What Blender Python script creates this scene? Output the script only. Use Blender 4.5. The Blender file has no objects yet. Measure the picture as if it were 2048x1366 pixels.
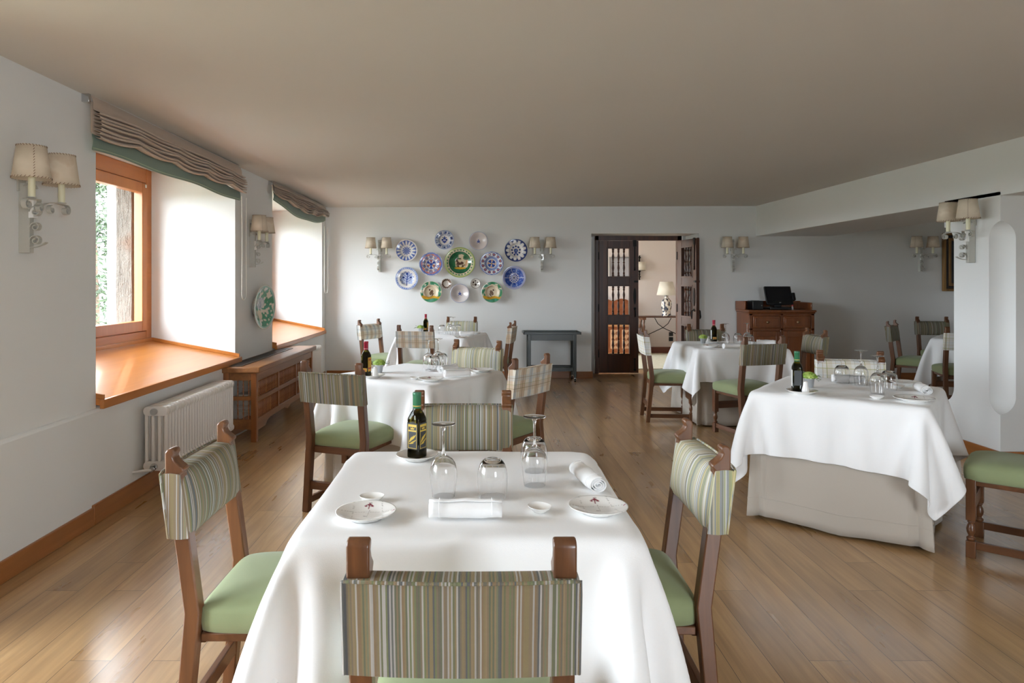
import bpy, bmesh, math, random
import numpy as np
from mathutils import Vector, Matrix

PI = math.pi
random.seed(7)
D = bpy.data
scene = bpy.context.scene
COL = scene.collection

# ------------------------------------------------------------------ camera
FPX = 1365.0                      # focal length in pixels of the 2048-wide frame
CX, CY, CZ = 961.0, 565.0, 1.40   # principal point (pixels) and eye height
cam_d = D.cameras.new('camera')
cam_d.sensor_width = 36.0
cam_d.lens = FPX/2048*36
cam_d.shift_x = (1024-CX)/2048
cam_d.shift_y = (CY-683)/2048
cam_d.clip_start = .05
cam_d.clip_end = 200
cam = D.objects.new('camera', cam_d)
COL.objects.link(cam)
cam.location = (0, 0, CZ)
cam.rotation_euler = (PI/2, 0, 0)
scene.camera = cam

# ------------------------------------------------------------------ light: overcast daylight through the windows and added unseen openings
scene.view_settings.view_transform = 'Standard'
scene.view_settings.look = 'None'
scene.view_settings.gamma = 1
scene.view_settings.use_curve_mapping = False
scene.view_settings.exposure = 0.66
w = D.worlds.new('overcast_sky')
scene.world = w
w.use_nodes = True
nt = w.node_tree
nt.nodes.clear()
_o = nt.nodes.new('ShaderNodeOutputWorld')
_b = nt.nodes.new('ShaderNodeBackground')
_tc = nt.nodes.new('ShaderNodeTexCoord')
_sx = nt.nodes.new('ShaderNodeSeparateXYZ')
_rp = nt.nodes.new('ShaderNodeValToRGB')
nt.links.new(_tc.outputs['Generated'], _sx.inputs[0])
nt.links.new(_sx.outputs['Z'], _rp.inputs[0])
_rp.color_ramp.elements[0].position = 0.0
_rp.color_ramp.elements[0].color = (.90, 1.0, 1.10, 1)
_rp.color_ramp.elements[1].position = .75
_rp.color_ramp.elements[1].color = (.90, 1.0, 1.10, 1)
nt.links.new(_rp.outputs[0], _b.inputs[0])
_b.inputs[1].default_value = 15.0
nt.links.new(_b.outputs[0], _o.inputs[0])
def portal(name, loc, rot, sx, sy):
    l = D.lights.new(name, 'AREA'); l.shape = 'RECTANGLE'; l.size = sx; l.size_y = sy
    l.cycles.is_portal = True
    o = D.objects.new(name, l); COL.objects.link(o); o.location = loc; o.rotation_euler = rot
for i, (y0, y1) in enumerate(((.2, 2.45), (4.05, 6.3), (7.5, 9.8))):  # first portal serves the added opening out of view
    portal('window_portal', (-3.3, (y0+y1)/2, 1.65 if y0 > 3 else 1.23), (0, -PI/2, 0), 1.6 if y0 > 3 else 2.4, y1-y0)
portal('added_front_portal', (2.3, -3.1, 1.52), (PI/2, 0, 0), 1.4, 1.55)  # for the added opening behind the camera
portal('hall_portal', (-1.1, 12.1, 1.35), (0, -PI/2, 0), 2.1, 2.2)
try:
    scene.cycles.max_bounces = 14
    scene.cycles.diffuse_bounces = 8
    scene.cycles.transparent_max_bounces = 24
    scene.cycles.sample_clamp_indirect = 6.0
    scene.cycles.use_denoising = True
except Exception:
    pass

# ------------------------------------------------------------------ helpers
def lin(c):
    if isinstance(c, str):
        c = tuple(int(c[i:i+2], 16)/255 for i in (0, 2, 4))
    return tuple(x/12.92 if x <= .04045 else ((x+.055)/1.055)**2.4 for x in c)

class NB:
    """small node-tree builder"""
    def __init__(s, name):
        s.m = D.materials.new(name); s.m.use_nodes = True
        s.t = s.m.node_tree; s.t.nodes.clear()
        s.out = s.t.nodes.new('ShaderNodeOutputMaterial')
        s.p = s.t.nodes.new('ShaderNodeBsdfPrincipled')
        s.t.links.new(s.p.outputs[0], s.out.inputs[0])
    def n(s, kind, **kw):
        x = s.t.nodes.new('ShaderNode'+kind)
        for k, v in kw.items(): setattr(x, k, v)
        return x
    def l(s, a, b): s.t.links.new(a, b)
    def val(s, sock, v):
        if hasattr(v, 'is_output') or isinstance(v, bpy.types.NodeSocket): s.l(v, sock)
        else: sock.default_value = v
    def math(s, op, a, b=0.0, c=0.0):
        x = s.n('Math', operation=op)
        s.val(x.inputs[0], a); s.val(x.inputs[1], b); s.val(x.inputs[2], c)
        return x.outputs[0]
    def coord(s, which='Object'): return s.n('TexCoord').outputs[which]
    def sep(s, v):
        x = s.n('SeparateXYZ'); s.l(v, x.inputs[0]); return x.outputs
    def comb(s, a, b, c):
        x = s.n('CombineXYZ')
        for i, v in enumerate((a, b, c)): s.val(x.inputs[i], v)
        return x.outputs[0]
    def mapping(s, v, scale=(1, 1, 1), loc=(0, 0, 0), rot=(0, 0, 0)):
        x = s.n('Mapping'); s.l(v, x.inputs[0])
        x.inputs['Scale'].default_value = scale; x.inputs['Location'].default_value = loc; x.inputs['Rotation'].default_value = rot
        return x.outputs[0]
    def noise(s, v, scale=5, detail=3, rough=.5, dim='3D', dist=0.0):
        x = s.n('TexNoise', noise_dimensions=dim)
        if v is not None: s.l(v, x.inputs['Vector'])
        x.inputs['Scale'].default_value = scale; x.inputs['Detail'].default_value = detail
        x.inputs['Roughness'].default_value = rough; x.inputs['Distortion'].default_value = dist
        return x.outputs['Fac']
    def ramp(s, f, stops, interp='LINEAR'):
        x = s.n('ValToRGB'); s.l(f, x.inputs[0]); r = x.color_ramp; r.interpolation = interp
        while len(r.elements) < len(stops): r.elements.new(.5)
        for e, (p, c) in zip(r.elements, stops):
            e.position = p; e.color = tuple(lin(c))+(1,)
        return x.outputs[0]
    def mix(s, f, a, b, mode='MIX'):
        x = s.n('Mix', data_type='RGBA', blend_type=mode)
        s.val(x.inputs[0], f)
        for i, v in ((6, a), (7, b)):
            if isinstance(v, (tuple, str)): x.inputs[i].default_value = tuple(lin(v))+(1,)
            else: s.l(v, x.inputs[i])
        return x.outputs[2]
    def bump(s, h, strength=.2, dist=.01, normal=None):
        x = s.n('Bump'); x.inputs['Strength'].default_value = strength; x.inputs['Distance'].default_value = dist
        s.l(h, x.inputs['Height'])
        if normal is not None: s.l(normal, x.inputs['Normal'])
        s.l(x.outputs[0], s.p.inputs['Normal']); return x.outputs[0]
    def set(s, color=None, rough=None, metal=None, **kw):
        if color is not None:
            if isinstance(color, (tuple, str)): s.p.inputs['Base Color'].default_value = tuple(lin(color))+(1,)
            else: s.l(color, s.p.inputs['Base Color'])
        if rough is not None: s.val(s.p.inputs['Roughness'], rough)
        if metal is not None: s.p.inputs['Metallic'].default_value = metal
        for k, v in kw.items():
            s.val(s.p.inputs[k.replace('_', ' ')], v)
        return s.m

def simple(name, color, rough=.5, metal=0.0, bump=0.0, bscale=60, **kw):
    b = NB(name)
    if bump:
        b.bump(b.noise(b.coord(), bscale, 3), bump, .004)
    return b.set(color, rough, metal, **kw)

def wood(name, dark, light, axis=2, rough=.38, scale=1.0, bump=.12, coat=0.0):
    """grain runs along the given local axis"""
    b = NB(name)
    sc = [26*scale]*3; sc[axis] = 1.6*scale
    info = b.n('ObjectInfo')
    v = b.n('VectorMath', operation='ADD'); b.l(b.coord(), v.inputs[0])
    off = b.math('MULTIPLY', info.outputs['Random'], 7.0)
    b.l(b.comb(off, off, off), v.inputs[1])
    m = b.mapping(v.outputs[0], sc)
    n1 = b.noise(m, 1.0, 5, .6, dist=.6)
    n2 = b.noise(b.mapping(v.outputs[0], [x*.22 for x in sc]), 1.0, 3, .5)
    f = b.math('ADD', b.math('MULTIPLY', n1, .6), b.math('MULTIPLY', n2, .4))
    c = b.ramp(f, [(.28, dark), (.5, tuple((x+y)/2 for x, y in zip(hexc(dark), hexc(light)))), (.72, light)])
    b.bump(n1, bump, .002)
    return b.set(c, rough, Coat_Weight=coat)

def hexc(c):
    return tuple(int(c[i:i+2], 16)/255 for i in (0, 2, 4)) if isinstance(c, str) else c

# ---- mesh builder
class MB:
    def __init__(s): s.v = []; s.f = []
    def add(s, vs, fs):
        k = len(s.v); s.v += [tuple(x) for x in vs]; s.f += [tuple(i+k for i in f) for f in fs]; return s
    def box(s, x0, x1, y0, y1, z0, z1):
        if x1 < x0: x0, x1 = x1, x0
        if y1 < y0: y0, y1 = y1, y0
        if z1 < z0: z0, z1 = z1, z0
        v = [(x, y, z) for z in (z0, z1) for y in (y0, y1) for x in (x0, x1)]
        return s.add(v, [(0, 2, 3, 1), (4, 5, 7, 6), (0, 1, 5, 4), (2, 6, 7, 3), (0, 4, 6, 2), (1, 3, 7, 5)])
    def hexa(s, b, t):
        """b, t: four corners each, same turning sense (counter-clockwise seen from above)"""
        return s.add(list(b)+list(t), [(3, 2, 1, 0), (4, 5, 6, 7), (0, 1, 5, 4), (1, 2, 6, 5), (2, 3, 7, 6), (3, 0, 4, 7)])
    def lathe(s, prof, n=24, c=(0, 0, 0), closed=False, cap=True):
        """prof: (r, z) from bottom to top, outside going up"""
        vs = []; fs = []
        for r, z in prof:
            for i in range(n):
                a = 2*PI*i/n
                vs.append((c[0]+r*math.cos(a), c[1]+r*math.sin(a), c[2]+z))
        m = len(prof)
        rng = range(m) if closed else range(m-1)
        for j in rng:
            k = (j+1) % m
            for i in range(n):
                i2 = (i+1) % n
                fs.append((j*n+i, j*n+i2, k*n+i2, k*n+i))
        if cap and not closed:
            fs.append(tuple(range(n-1, -1, -1)))
            fs.append(tuple((m-1)*n+i for i in range(n)))
        return s.add(vs, fs)
    def tube(s, pts, r, n=10, caps=True, closed=False):
        pts = [Vector(p) for p in pts]
        rs = r if isinstance(r, (list, tuple)) else [r]*len(pts)
        m = len(pts); up = None; vs = []
        for i, p in enumerate(pts):
            if closed: t = (pts[(i+1) % m]-pts[i-1])
            else: t = (pts[min(i+1, m-1)]-pts[max(i-1, 0)])
            t.normalize()
            if up is None:
                up = Vector((0, 0, 1)) if abs(t.z) < .9 else Vector((1, 0, 0))
            a = t.cross(up).normalized(); b_ = a.cross(t).normalized(); up = b_
            for k in range(n):
                q = 2*PI*k/n
                vs.append(p+a*rs[i]*math.cos(q)+b_*rs[i]*math.sin(q))
        fs = []
        for i in range(m if closed else m-1):
            j = (i+1) % m
            for k in range(n):
                k2 = (k+1) % n
                fs.append((i*n+k, i*n+k2, j*n+k2, j*n+k))
        if caps and not closed:
            fs.append(tuple(range(n-1, -1, -1))); fs.append(tuple((m-1)*n+k for k in range(n)))
        return s.add(vs, fs)
    def prism(s, poly, a0, a1, plane='yz'):
        """poly in the given plane, extruded along the third axis"""
        def P(u, v, w):
            return {'yz': (w, u, v), 'xz': (u, w, v), 'xy': (u, v, w)}[plane]
        n = len(poly)
        vs = [P(u, v, a0) for u, v in poly]+[P(u, v, a1) for u, v in poly]
        fs = [tuple(range(n))[::-1], tuple(range(n, 2*n))]
        for i in range(n):
            j = (i+1) % n
            fs.append((i, j, n+j, n+i))
        return s.add(vs, fs)
    def ribbon(s, pts, wdir, width, th):
        """flat iron strip along pts, its width along wdir"""
        pts = [Vector(p) for p in pts]; wd = Vector(wdir).normalized(); m = len(pts); vs = []; fs = []
        for i, p in enumerate(pts):
            t = (pts[min(i+1, m-1)]-pts[max(i-1, 0)]).normalized()
            nrm = t.cross(wd).normalized()
            for a, b_ in ((-1, -1), (1, -1), (1, 1), (-1, 1)):
                vs.append(p+wd*(a*width/2)+nrm*(b_*th/2))
        for i in range(m-1):
            for k in range(4):
                k2 = (k+1) % 4
                fs.append((i*4+k, i*4+k2, i*4+4+k2, i*4+4+k))
        fs.append((3, 2, 1, 0)); fs.append(tuple((m-1)*4+k for k in range(4)))
        return s.add(vs, fs)
    def grid(s, P, close_u=False):
        """P: nested list [i][j] of points"""
        n = len(P); m = len(P[0])
        vs = [p for row in P for p in row]; fs = []
        for i in range(n if close_u else n-1):
            i2 = (i+1) % n
            for j in range(m-1):
                fs.append((i*m+j, i2*m+j, i2*m+j+1, i*m+j+1))
        return s.add(vs, fs)
    def build(s, name, mat, parent=None, bevel=0.0, smooth=False, seg=2, sub=0, solid=0.0, loc=None, rz=None, angle=40):
        me = D.meshes.new(name); me.from_pydata(s.v, [], s.f); me.update()
        bm = bmesh.new(); bm.from_mesh(me); bmesh.ops.recalc_face_normals(bm, faces=bm.faces); bm.to_mesh(me); bm.free()
        o = D.objects.new(name, me); COL.objects.link(o)
        if mat is not None: me.materials.append(mat)
        if parent is not None: o.parent = parent
        if loc is not None: o.location = loc
        if rz is not None: o.rotation_euler = (0, 0, rz)
        if smooth or bevel:
            for p in me.polygons: p.use_smooth = True
            try: me.set_sharp_from_angle(angle=math.radians(angle))
            except Exception: pass
        if solid:
            md = o.modifiers.new('solid', 'SOLIDIFY'); md.thickness = solid; md.offset = -1
        if bevel:
            md = o.modifiers.new('bevel', 'BEVEL'); md.width = bevel; md.segments = seg; md.limit_method = 'ANGLE'; md.angle_limit = math.radians(35)
        if sub:
            md = o.modifiers.new('sub', 'SUBSURF'); md.levels = sub; md.render_levels = sub
        return o

def empty(name, label, cat, loc=(0, 0, 0), rz=0.0, group=None):
    o = D.objects.new(name, None); COL.objects.link(o); o.empty_display_size = .1
    o.location = loc; o.rotation_euler = (0, 0, rz); o['label'] = label; o['category'] = cat
    if group: o['group'] = group
    return o
def tag(o, label, cat, group=None, kind=None):
    if label: o['label'] = label
    if cat: o['category'] = cat
    if group: o['group'] = group
    if kind: o['kind'] = kind
    return o
def struct(o): o['kind'] = 'structure'; return o
def dup(root, loc, rz, label, group=None):
    r = root.copy(); COL.objects.link(r); r.location = loc; r.rotation_euler = (root.rotation_euler[0], root.rotation_euler[1], rz); r['label'] = label
    if group: r['group'] = group
    def rec(src, dst):
        for ch in list(src.children):
            c = ch.copy(); COL.objects.link(c); c.parent = dst; rec(ch, c)
    rec(root, r)
    return r
def face_rz(fx, fy): return math.atan2(-fx, fy)     # turns local +Y to the direction (fx, fy)
# ------------------------------------------------------------------ materials
def m_wall(name, c, bump=.12):
    b = NB(name)
    co = b.coord()
    n1 = b.noise(co, 1.3, 4, .6); n2 = b.noise(co, 45, 3, .6)
    col = b.mix(b.math('MULTIPLY', n1, .5), c, tuple(x*.965 for x in hexc(c)))
    h = b.math('ADD', b.math('MULTIPLY', n1, 2.0), b.math('MULTIPLY', n2, .25))
    b.bump(h, bump, .01)
    return b.set(col, .85)
WALL = m_wall('wall_paint', 'e2e3e1')
CEIL = m_wall('ceiling_paint', 'd4d1cb', .05)
HALLW = m_wall('hall_paint', 'd9cfc8')

def m_floor():
    b = NB('oak_boards')
    x, y, z = b.sep(b.coord())
    vec = b.comb(y, x, 0.0)
    br = b.n('TexBrick')
    b.l(vec, br.inputs['Vector'])
    br.offset = .37; br.offset_frequency = 2; br.squash = 1.35; br.squash_frequency = 3
    br.inputs['Scale'].default_value = 1.0
    br.inputs['Brick Width'].default_value = 1.55; br.inputs['Row Height'].default_value = .152
    br.inputs['Mortar Size'].default_value = .0011; br.inputs['Mortar Smooth'].default_value = .15
    br.inputs['Color1'].default_value = (0, 0, 0, 1); br.inputs['Color2'].default_value = (1, 1, 1, 1); br.inputs['Mortar'].default_value = (.5, .5, .5, 1)
    tone = br.outputs['Color']; mort = br.outputs['Fac']
    shift = b.math('MULTIPLY', tone, 13.0)
    g = b.comb(b.math('MULTIPLY', x, 34.0), b.math('ADD', b.math('MULTIPLY', y, 1.5), shift), shift)
    n1 = b.noise(g, 1.0, 6, .62, dist=.9)
    g2 = b.comb(b.math('MULTIPLY', x, 6.0), b.math('ADD', b.math('MULTIPLY', y, 1.0), shift), shift)
    n2 = b.noise(g2, 1.3, 3, .5)
    base = b.ramp(n1, [(.25, '866540'), (.5, 'ab8457'), (.78, 'c8a271')])
    varied = b.mix(b.math('MULTIPLY', tone, .42), base, '75573a')
    patch = b.ramp(n2, [(.35, '9a7852'), (.62, 'd0ab7a')])
    c = b.mix(.35, varied, patch)
    # knots
    vo = b.n('TexVoronoi', feature='F1'); b.l(b.comb(b.math('MULTIPLY', x, 2.0), b.math('MULTIPLY', y, .75), 0.0), vo.inputs['Vector'])
    vo.inputs['Scale'].default_value = 1.2
    ks = b.n('MapRange'); b.l(vo.outputs['Distance'], ks.inputs[0]); ks.inputs[1].default_value = .006; ks.inputs[2].default_value = .035; ks.inputs[3].default_value = .4; ks.inputs[4].default_value = 0
    c = b.mix(ks.outputs[0], c, '3c2817')
    c = b.mix(mort, c, '33241a')
    h = b.math('SUBTRACT', b.math('MULTIPLY', n1, .35), b.math('MULTIPLY', mort, 1.6))
    wav = b.noise(b.comb(b.math('MULTIPLY', x, 3.0), b.math('MULTIPLY', y, 1.2), 0.0), 3.0, 2)
    h = b.math('ADD', h, b.math('MULTIPLY', wav, 1.2))
    b.bump(h, .22, .004)
    r = b.math('ADD', .20, b.math('MULTIPLY', n2, .22))
    return b.set(c, r, Specular_IOR_Level=.5, Coat_Weight=.6, Coat_Roughness=.2)
FLOORM = m_floor()
SKIRTWOOD = wood('baseboard_oak', '8a5426', 'a96c38', axis=1, rough=.35)
SKIRTWOODX = wood('baseboard_oak_x', '8a5426', 'a96c38', axis=0, rough=.35)
SILLWOOD = wood('sill_wood', 'a8652c', 'c8823e', axis=1, rough=.28, scale=.5, bump=.04, coat=.2)
FRAMEWOOD = wood('window_wood', 'a4602e', 'bd7840', axis=2, rough=.35, scale=.6, bump=.04)
FRAMEWOODY = wood('window_wood_rail', 'a4602e', 'bd7840', axis=1, rough=.35, scale=.6, bump=.04)
CHAIRWOOD = wood('chair_wood', '4a2e1c', '835534', axis=2, rough=.33, scale=1.0, bump=.1, coat=.15)
CHAIRWOODX = wood('chair_wood_x', '4a2e1c', '7b4f31', axis=0, rough=.35, scale=1.0, bump=.1, coat=.1)
CHAIRWOODY = wood('chair_wood_y', '4a2e1c', '7b4f31', axis=1, rough=.35, scale=1.0, bump=.1, coat=.1)
DOORWOOD = wood('door_wood', '2c150c', '643619', axis=2, rough=.38, scale=.5, bump=.2, coat=.1)
CABWOOD = wood('sideboard_wood', '5e3013', '8f5224', axis=2, rough=.3, scale=.6, bump=.06, coat=.2)
COVERWOOD = wood('cover_wood', '6e3c1a', 'b0703a', axis=2, rough=.38, scale=.7, bump=.12)
COVERWOODY = wood('cover_wood_y', '6a4326', 'a8703e', axis=1, rough=.4, scale=.7, bump=.15)
DARKWOOD = wood('dark_console_wood', '34190e', '5f331c', axis=0, rough=.35)
CARVED = wood('carved_wood', '7a3f1c', 'a35f30', axis=0, rough=.4, scale=.5, bump=.3)
GREENPAINT = simple('green_black_paint', '2a302b', .3, bump=.05)
WHITEMETAL = simple('radiator_enamel', 'dcd6d0', .35)
IRONWHITE = simple('grey_white_iron', 'b9b8b0', .55, bump=.3, bscale=120)
BLACKIRON = simple('black_iron', '1b1917', .45, .6, bump=.2)
CHROME = simple('chrome', 'c8c8c8', .2, 1.0)
BRONZE = simple('bronze', '8a6f52', .35, .8)
PORCELAIN = simple('white_porcelain', 'efeeeb', .12, Coat_Weight=.3)
CANDLE = simple('candle_plastic', 'e4dfbf', .4)
BLACKPLASTIC = simple('black_plastic', '0e0e10', .35)
SCREEN = simple('dark_screen', '15161a', .18)
GALV = simple('galvanised_pot', 'b9bcc0', .35, .5, bump=.1)
STONE = None
def m_stone():
    b = NB('rough_stone'); co = b.coord()
    n = b.noise(co, 14, 6, .7); n2 = b.noise(co, 2.5, 3)
    c = b.ramp(n2, [(.3, '625a52'), (.6, '756c62'), (.75, '6e5646')])
    b.bump(n, 1.0, .05)
    return b.set(c, .95)
STONE = m_stone()
def m_cloth(name, c, rough=.8, wscale=900, bump=.12, wr=.0):
    b = NB(name); co = b.coord()
    wv = b.noise(co, wscale, 2)
    h = wv
    n1 = b.noise(co, 7, 4, .55, dist=.4)
    h = b.math('ADD', b.math('MULTIPLY', wv, .12), b.math('MULTIPLY', n1, wr))
    b.bump(h, bump, .01)
    m = b.set(c, rough)
    try: b.p.inputs['Sheen Weight'].default_value = .15
    except Exception: pass
    return m
LINEN = m_cloth('white_table_linen', 'f3f3f3', .75, 500, .35, .55)
NAPKIN = m_cloth('white_napkin', 'f5f5f5', .8, 500, .3, .3)
BEIGE = m_cloth('beige_underskirt', 'b7aea2', .85, 500, .4, .6)
GREENCLOTH = m_cloth('green_seat_fabric', '8b956d', .9, 700, .3, .3)
HEMGREEN = m_cloth('green_blind_hem', '76897c', .85, 600, .3, .3)
BLINDC = m_cloth('beige_blind', 'c0ae9c', .85, 600, .3, .25)
def m_shade():
    b = NB('parchment_shade'); co = b.coord()
    n = b.noise(co, 9, 3)
    c = b.ramp(n, [(.35, 'cdbfa9'), (.6, 'd9ccb8'), (.8, 'c6ad92')])
    return b.set(c, .7, Subsurface_Weight=0.0)
SHADE = m_shade()
SHADEW = simple('cream_shade', 'e6dfcf', .8)
STITCH = simple('brown_stitch', '8a6f5c', .8)
def m_glass(name, c=(1, 1, 1), rough=0.0, ior=1.48):
    b = NB(name)
    b.p.inputs['Base Color'].default_value = tuple(c)+(1,)
    b.p.inputs['Roughness'].default_value = rough
    b.p.inputs['IOR'].default_value = ior
    b.p.inputs['Transmission Weight'].default_value = 1
    return b.m
GLASS = m_glass('clear_glass')
def m_pane():
    b = NB('window_pane')
    tr = b.n('BsdfTransparent'); gl = b.n('BsdfGlossy'); gl.inputs['Roughness'].default_value = .0
    mx = b.n('MixShader'); lw = b.n('LayerWeight'); lw.inputs['Blend'].default_value = .5
    fr = b.math('ADD', b.math('MULTIPLY', b.math('POWER', lw.outputs['Facing'], 6.0), .45), .025)
    b.l(fr, mx.inputs[0]); b.l(tr.outputs[0], mx.inputs[1]); b.l(gl.outputs[0], mx.inputs[2]); b.l(mx.outputs[0], b.out.inputs[0])
    b.t.nodes.remove(b.p)
    return b.m
PANE = m_pane()
OILGLASS = m_glass('olive_bottle_glass', (.20, .16, .02), .02, 1.3)
DARKGLASS = simple('dark_oil', '1a1608', .08)
REDCAP = simple('red_foil', 'a3203a', .3)
GREENCAP = simple('green_foil', '2f6f4c', .3)
GOLD = simple('gold_print', 'cdb04a', .4)
LABELDARK = simple('dark_label', '35383a', .45)
LABELWHITE = simple('white_label', 'd9d9d4', .5)
LABELYEL = simple('yellow_label', 'c99a2a', .5)
LABELRED = simple('red_label', '9c1f28', .5)
def m_leaf(name, a, c):
    b = NB(name); n = b.noise(b.coord('Object'), 60, 2)
    col = b.ramp(n, [(.35, a), (.65, c)])
    return b.set(col, .55)
FLOWER = m_leaf('lime_flower', '86a83a', 'c6db78')
LEAF = m_leaf('dark_leaf', '2d4a26', '557a3a')
TREELEAF = m_leaf('tree_leaf', '22301a', '3a4a2a')
def m_attr(name, rough=.15, coat=.3):
    b = NB(name); a = b.n('Attribute'); a.attribute_name = 'Col'
    return b.set(a.outputs['Color'], rough, Coat_Weight=coat)
GLAZE = m_attr('painted_glaze')

def m_stripes(name, pal, wmm=3.3):
    """woven upright stripes over the local x of the pad"""
    b = NB(name)
    x, y, z = b.sep(b.coord())
    info = b.n('ObjectInfo')
    nx = b.math('ABSOLUTE', b.sep(b.n('TexCoord').outputs['Normal'])[0])
    x = b.math('ADD', x, b.math('MULTIPLY', b.math('GREATER_THAN', nx, .75), y))
    xs = b.math('ADD', b.math('MULTIPLY', x, 1000.0/wmm), b.math('MULTIPLY', info.outputs['Random'], 400.0))
    wob = b.noise(b.coord(), 9, 2)
    xs = b.math('ADD', xs, b.math('MULTIPLY', wob, .8))
    fl = b.math('FLOOR', xs)
    wn = b.n('TexWhiteNoise', noise_dimensions='1D'); b.l(fl, wn.inputs['W'])
    n = len(pal)
    stops = [(i/n, c) for i, c in enumerate(pal)]
    c = b.ramp(wn.outputs['Value'], stops, 'CONSTANT')
    # weave
    wz = b.math('SINE', b.math('MULTIPLY', z, 2*PI/.0032))
    wx = b.math('SINE', b.math('MULTIPLY', x, 2*PI/.0021))
    wv = b.math('MULTIPLY', wz, wx)
    fr = b.math('ABSOLUTE', b.math('SUBTRACT', b.math('FRACT', xs), .5))
    dark = b.math('MULTIPLY', b.math('ADD', b.math('MULTIPLY', wv, .5), .5), .28)
    c = b.mix(dark, c, '3a352b')
    b.bump(b.math('ADD', wv, b.math('MULTIPLY', fr, -1.6)), .35, .0015)
    return b.set(c, .9)
STRIPE_D = m_stripes('striped_fabric_dark', ['777a5c', 'b4b0ab', '907a5e', '66686a', '7d8560', '9d8a6c', 'bdb9b4', '787264', '948664', '6f716d', '877b68', '85876c', '8f7f66', '727560'])
STRIPE_LIT = m_stripes('striped_fabric_lit', ['a8ab86', 'dcdcda', 'cdbf8e', '9fa4a6', 'b2b68a', 'd3c9ac', 'e4e4e0', '8f938a', 'c8b984', 'b9b9a8', 'c4b79a', 'd6d2c0'])  # same striped cloth, window light put into its paler colours

def m_plaid(name, base, bands, lines):
    """bands: (axis, period, start, end, colour, amount); lines thin, same layout"""
    b = NB(name)
    x, y, z = b.sep(b.coord())
    nx = b.math('ABSOLUTE', b.sep(b.n('TexCoord').outputs['Normal'])[0])
    x = b.math('ADD', x, b.math('MULTIPLY', b.math('GREATER_THAN', nx, .75), y))
    cur = base
    for ax, per, s0, s1, colr, am in bands+lines:
        u = b.math('FRACT', b.math('ADD', b.math('DIVIDE', (x, z)[ax], per), 10.0))
        inside = b.math('MULTIPLY', b.math('GREATER_THAN', u, s0), b.math('LESS_THAN', u, s1))
        cur = b.mix(b.math('MULTIPLY', inside, am), cur, colr)
    wz = b.math('SINE', b.math('MULTIPLY', z, 2*PI/.0032)); wx = b.math('SINE', b.math('MULTIPLY', x, 2*PI/.0032))
    wv = b.math('MULTIPLY', wz, wx)
    b.bump(wv, .3, .0012)
    return b.set(cur, .9)
PLAID_W = m_plaid('tan_blue_plaid', 'ddd6c8',
    [(0, .16, .0, .30, 'bfa588', .75), (0, .16, .55, .80, 'a9b4ba', .65), (1, .14, .1, .4, 'c0a78c', .4), (1, .14, .6, .85, 'b4bcc0', .4)],
    [(0, .16, .14, .17, '7d684c', .7), (0, .16, .30, .32, '8b8a5a', .8), (0, .16, .66, .685, '8a7a5c', .7), (0, .16, .88, .90, 'a8935a', .8),
     (1, .14, .24, .27, '8a7c58', .7), (1, .14, .42, .45, '9a9058', .6), (1, .14, .72, .75, '94866a', .6)])
PLAID_C = m_plaid('cream_green_plaid', 'e4e2dc',
    [(0, .12, .0, .28, 'd8cfb8', .6), (1, .11, .0, .28, 'd6d0c0', .5), (0, .12, .5, .78, 'd4d8d8', .5)],
    [(0, .12, .28, .32, '9a9a4e', .8), (0, .12, .5, .525, 'b59a66', .8), (0, .12, .8, .825, '9fae9c', .7),
     (1, .11, .28, .32, 'a8a556', .75), (1, .11, .6, .625, 'c0a574', .7), (1, .11, .85, .88, '9db0b4', .5)])
# ------------------------------------------------------------------ the room
def fx(Y): return -2.25-.006*(Y-3.2)          # room face of the left wall
def by(X): return 10.02-.03*X                 # room face of the back wall
def cz(Y): return 2.442+.0068*Y               # ceiling height
OUT = -3.45
HEAD = 2.43
WINS = [(.2, 2.45), (4.0, 6.31), (7.46, 9.86)]  # first opening is unseen, added to brighten the near tables and floor
mb = MB()
piers = [(-3.0, .2), (2.45, 4.0), (6.31, 7.46), (9.86, 10.3)]
def wprism(y0, y1, z0, z1, off=0.0, xo=OUT):
    b_ = [(xo, y0, z0), (fx(y0)+off, y0, z0), (fx(y1)+off, y1, z0), (xo, y1, z0)]
    t_ = [(p[0], p[1], z1) for p in b_]
    mb.hexa(b_, t_)
for y0, y1 in piers: wprism(y0, y1, 0, 2.75)
for y0, y1 in WINS:
    wprism(y0, y1, HEAD, 2.75)
    if y0 < 3: continue
    # parapet below the sloping sill
    b_ = [(OUT, y0, 0), (fx(y0), y0, 0), (fx(y1), y1, 0), (OUT, y1, 0)]
    t_ = [(OUT, y0, .86), (fx(y0), y0, .665), (fx(y1), y1, .665), (OUT, y1, .86)]
    mb.hexa(b_, t_)
wl = struct(mb.build('wall_left', WALL))
mb = MB()                                     # thicker lower wall with its soft ledge
y0, y1 = 2.45, 9.96
mb.hexa([(fx(y0)-.02, y0, 0), (fx(y0)+.016, y0, 0), (fx(y1)+.016, y1, 0), (fx(y1)-.02, y1, 0)],
        [(fx(y0)-.02, y0, .675), (fx(y0)+.016, y0, .655), (fx(y1)+.016, y1, .655), (fx(y1)-.02, y1, .675)])
struct(mb.build('wall_left_lower', WALL, bevel=.012))

# back wall, with the doorway
DX0, DX1 = 1.62, 3.17
DZ = 2.115
YB = 10.56
mb = MB()
def bprism(x0, x1, z0, z1):
    b_ = [(x0, by(x0), z0), (x1, by(x1), z0), (x1, YB, z0), (x0, YB, z0)]
    mb.hexa(b_, [(p[0], p[1], z1) for p in b_])
bprism(-3.45, DX0, 0, 2.75); bprism(DX0, DX1, DZ, 2.75); bprism(DX1, 8.2, 0, 2.75)
struct(mb.build('wall_back', WALL))
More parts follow.
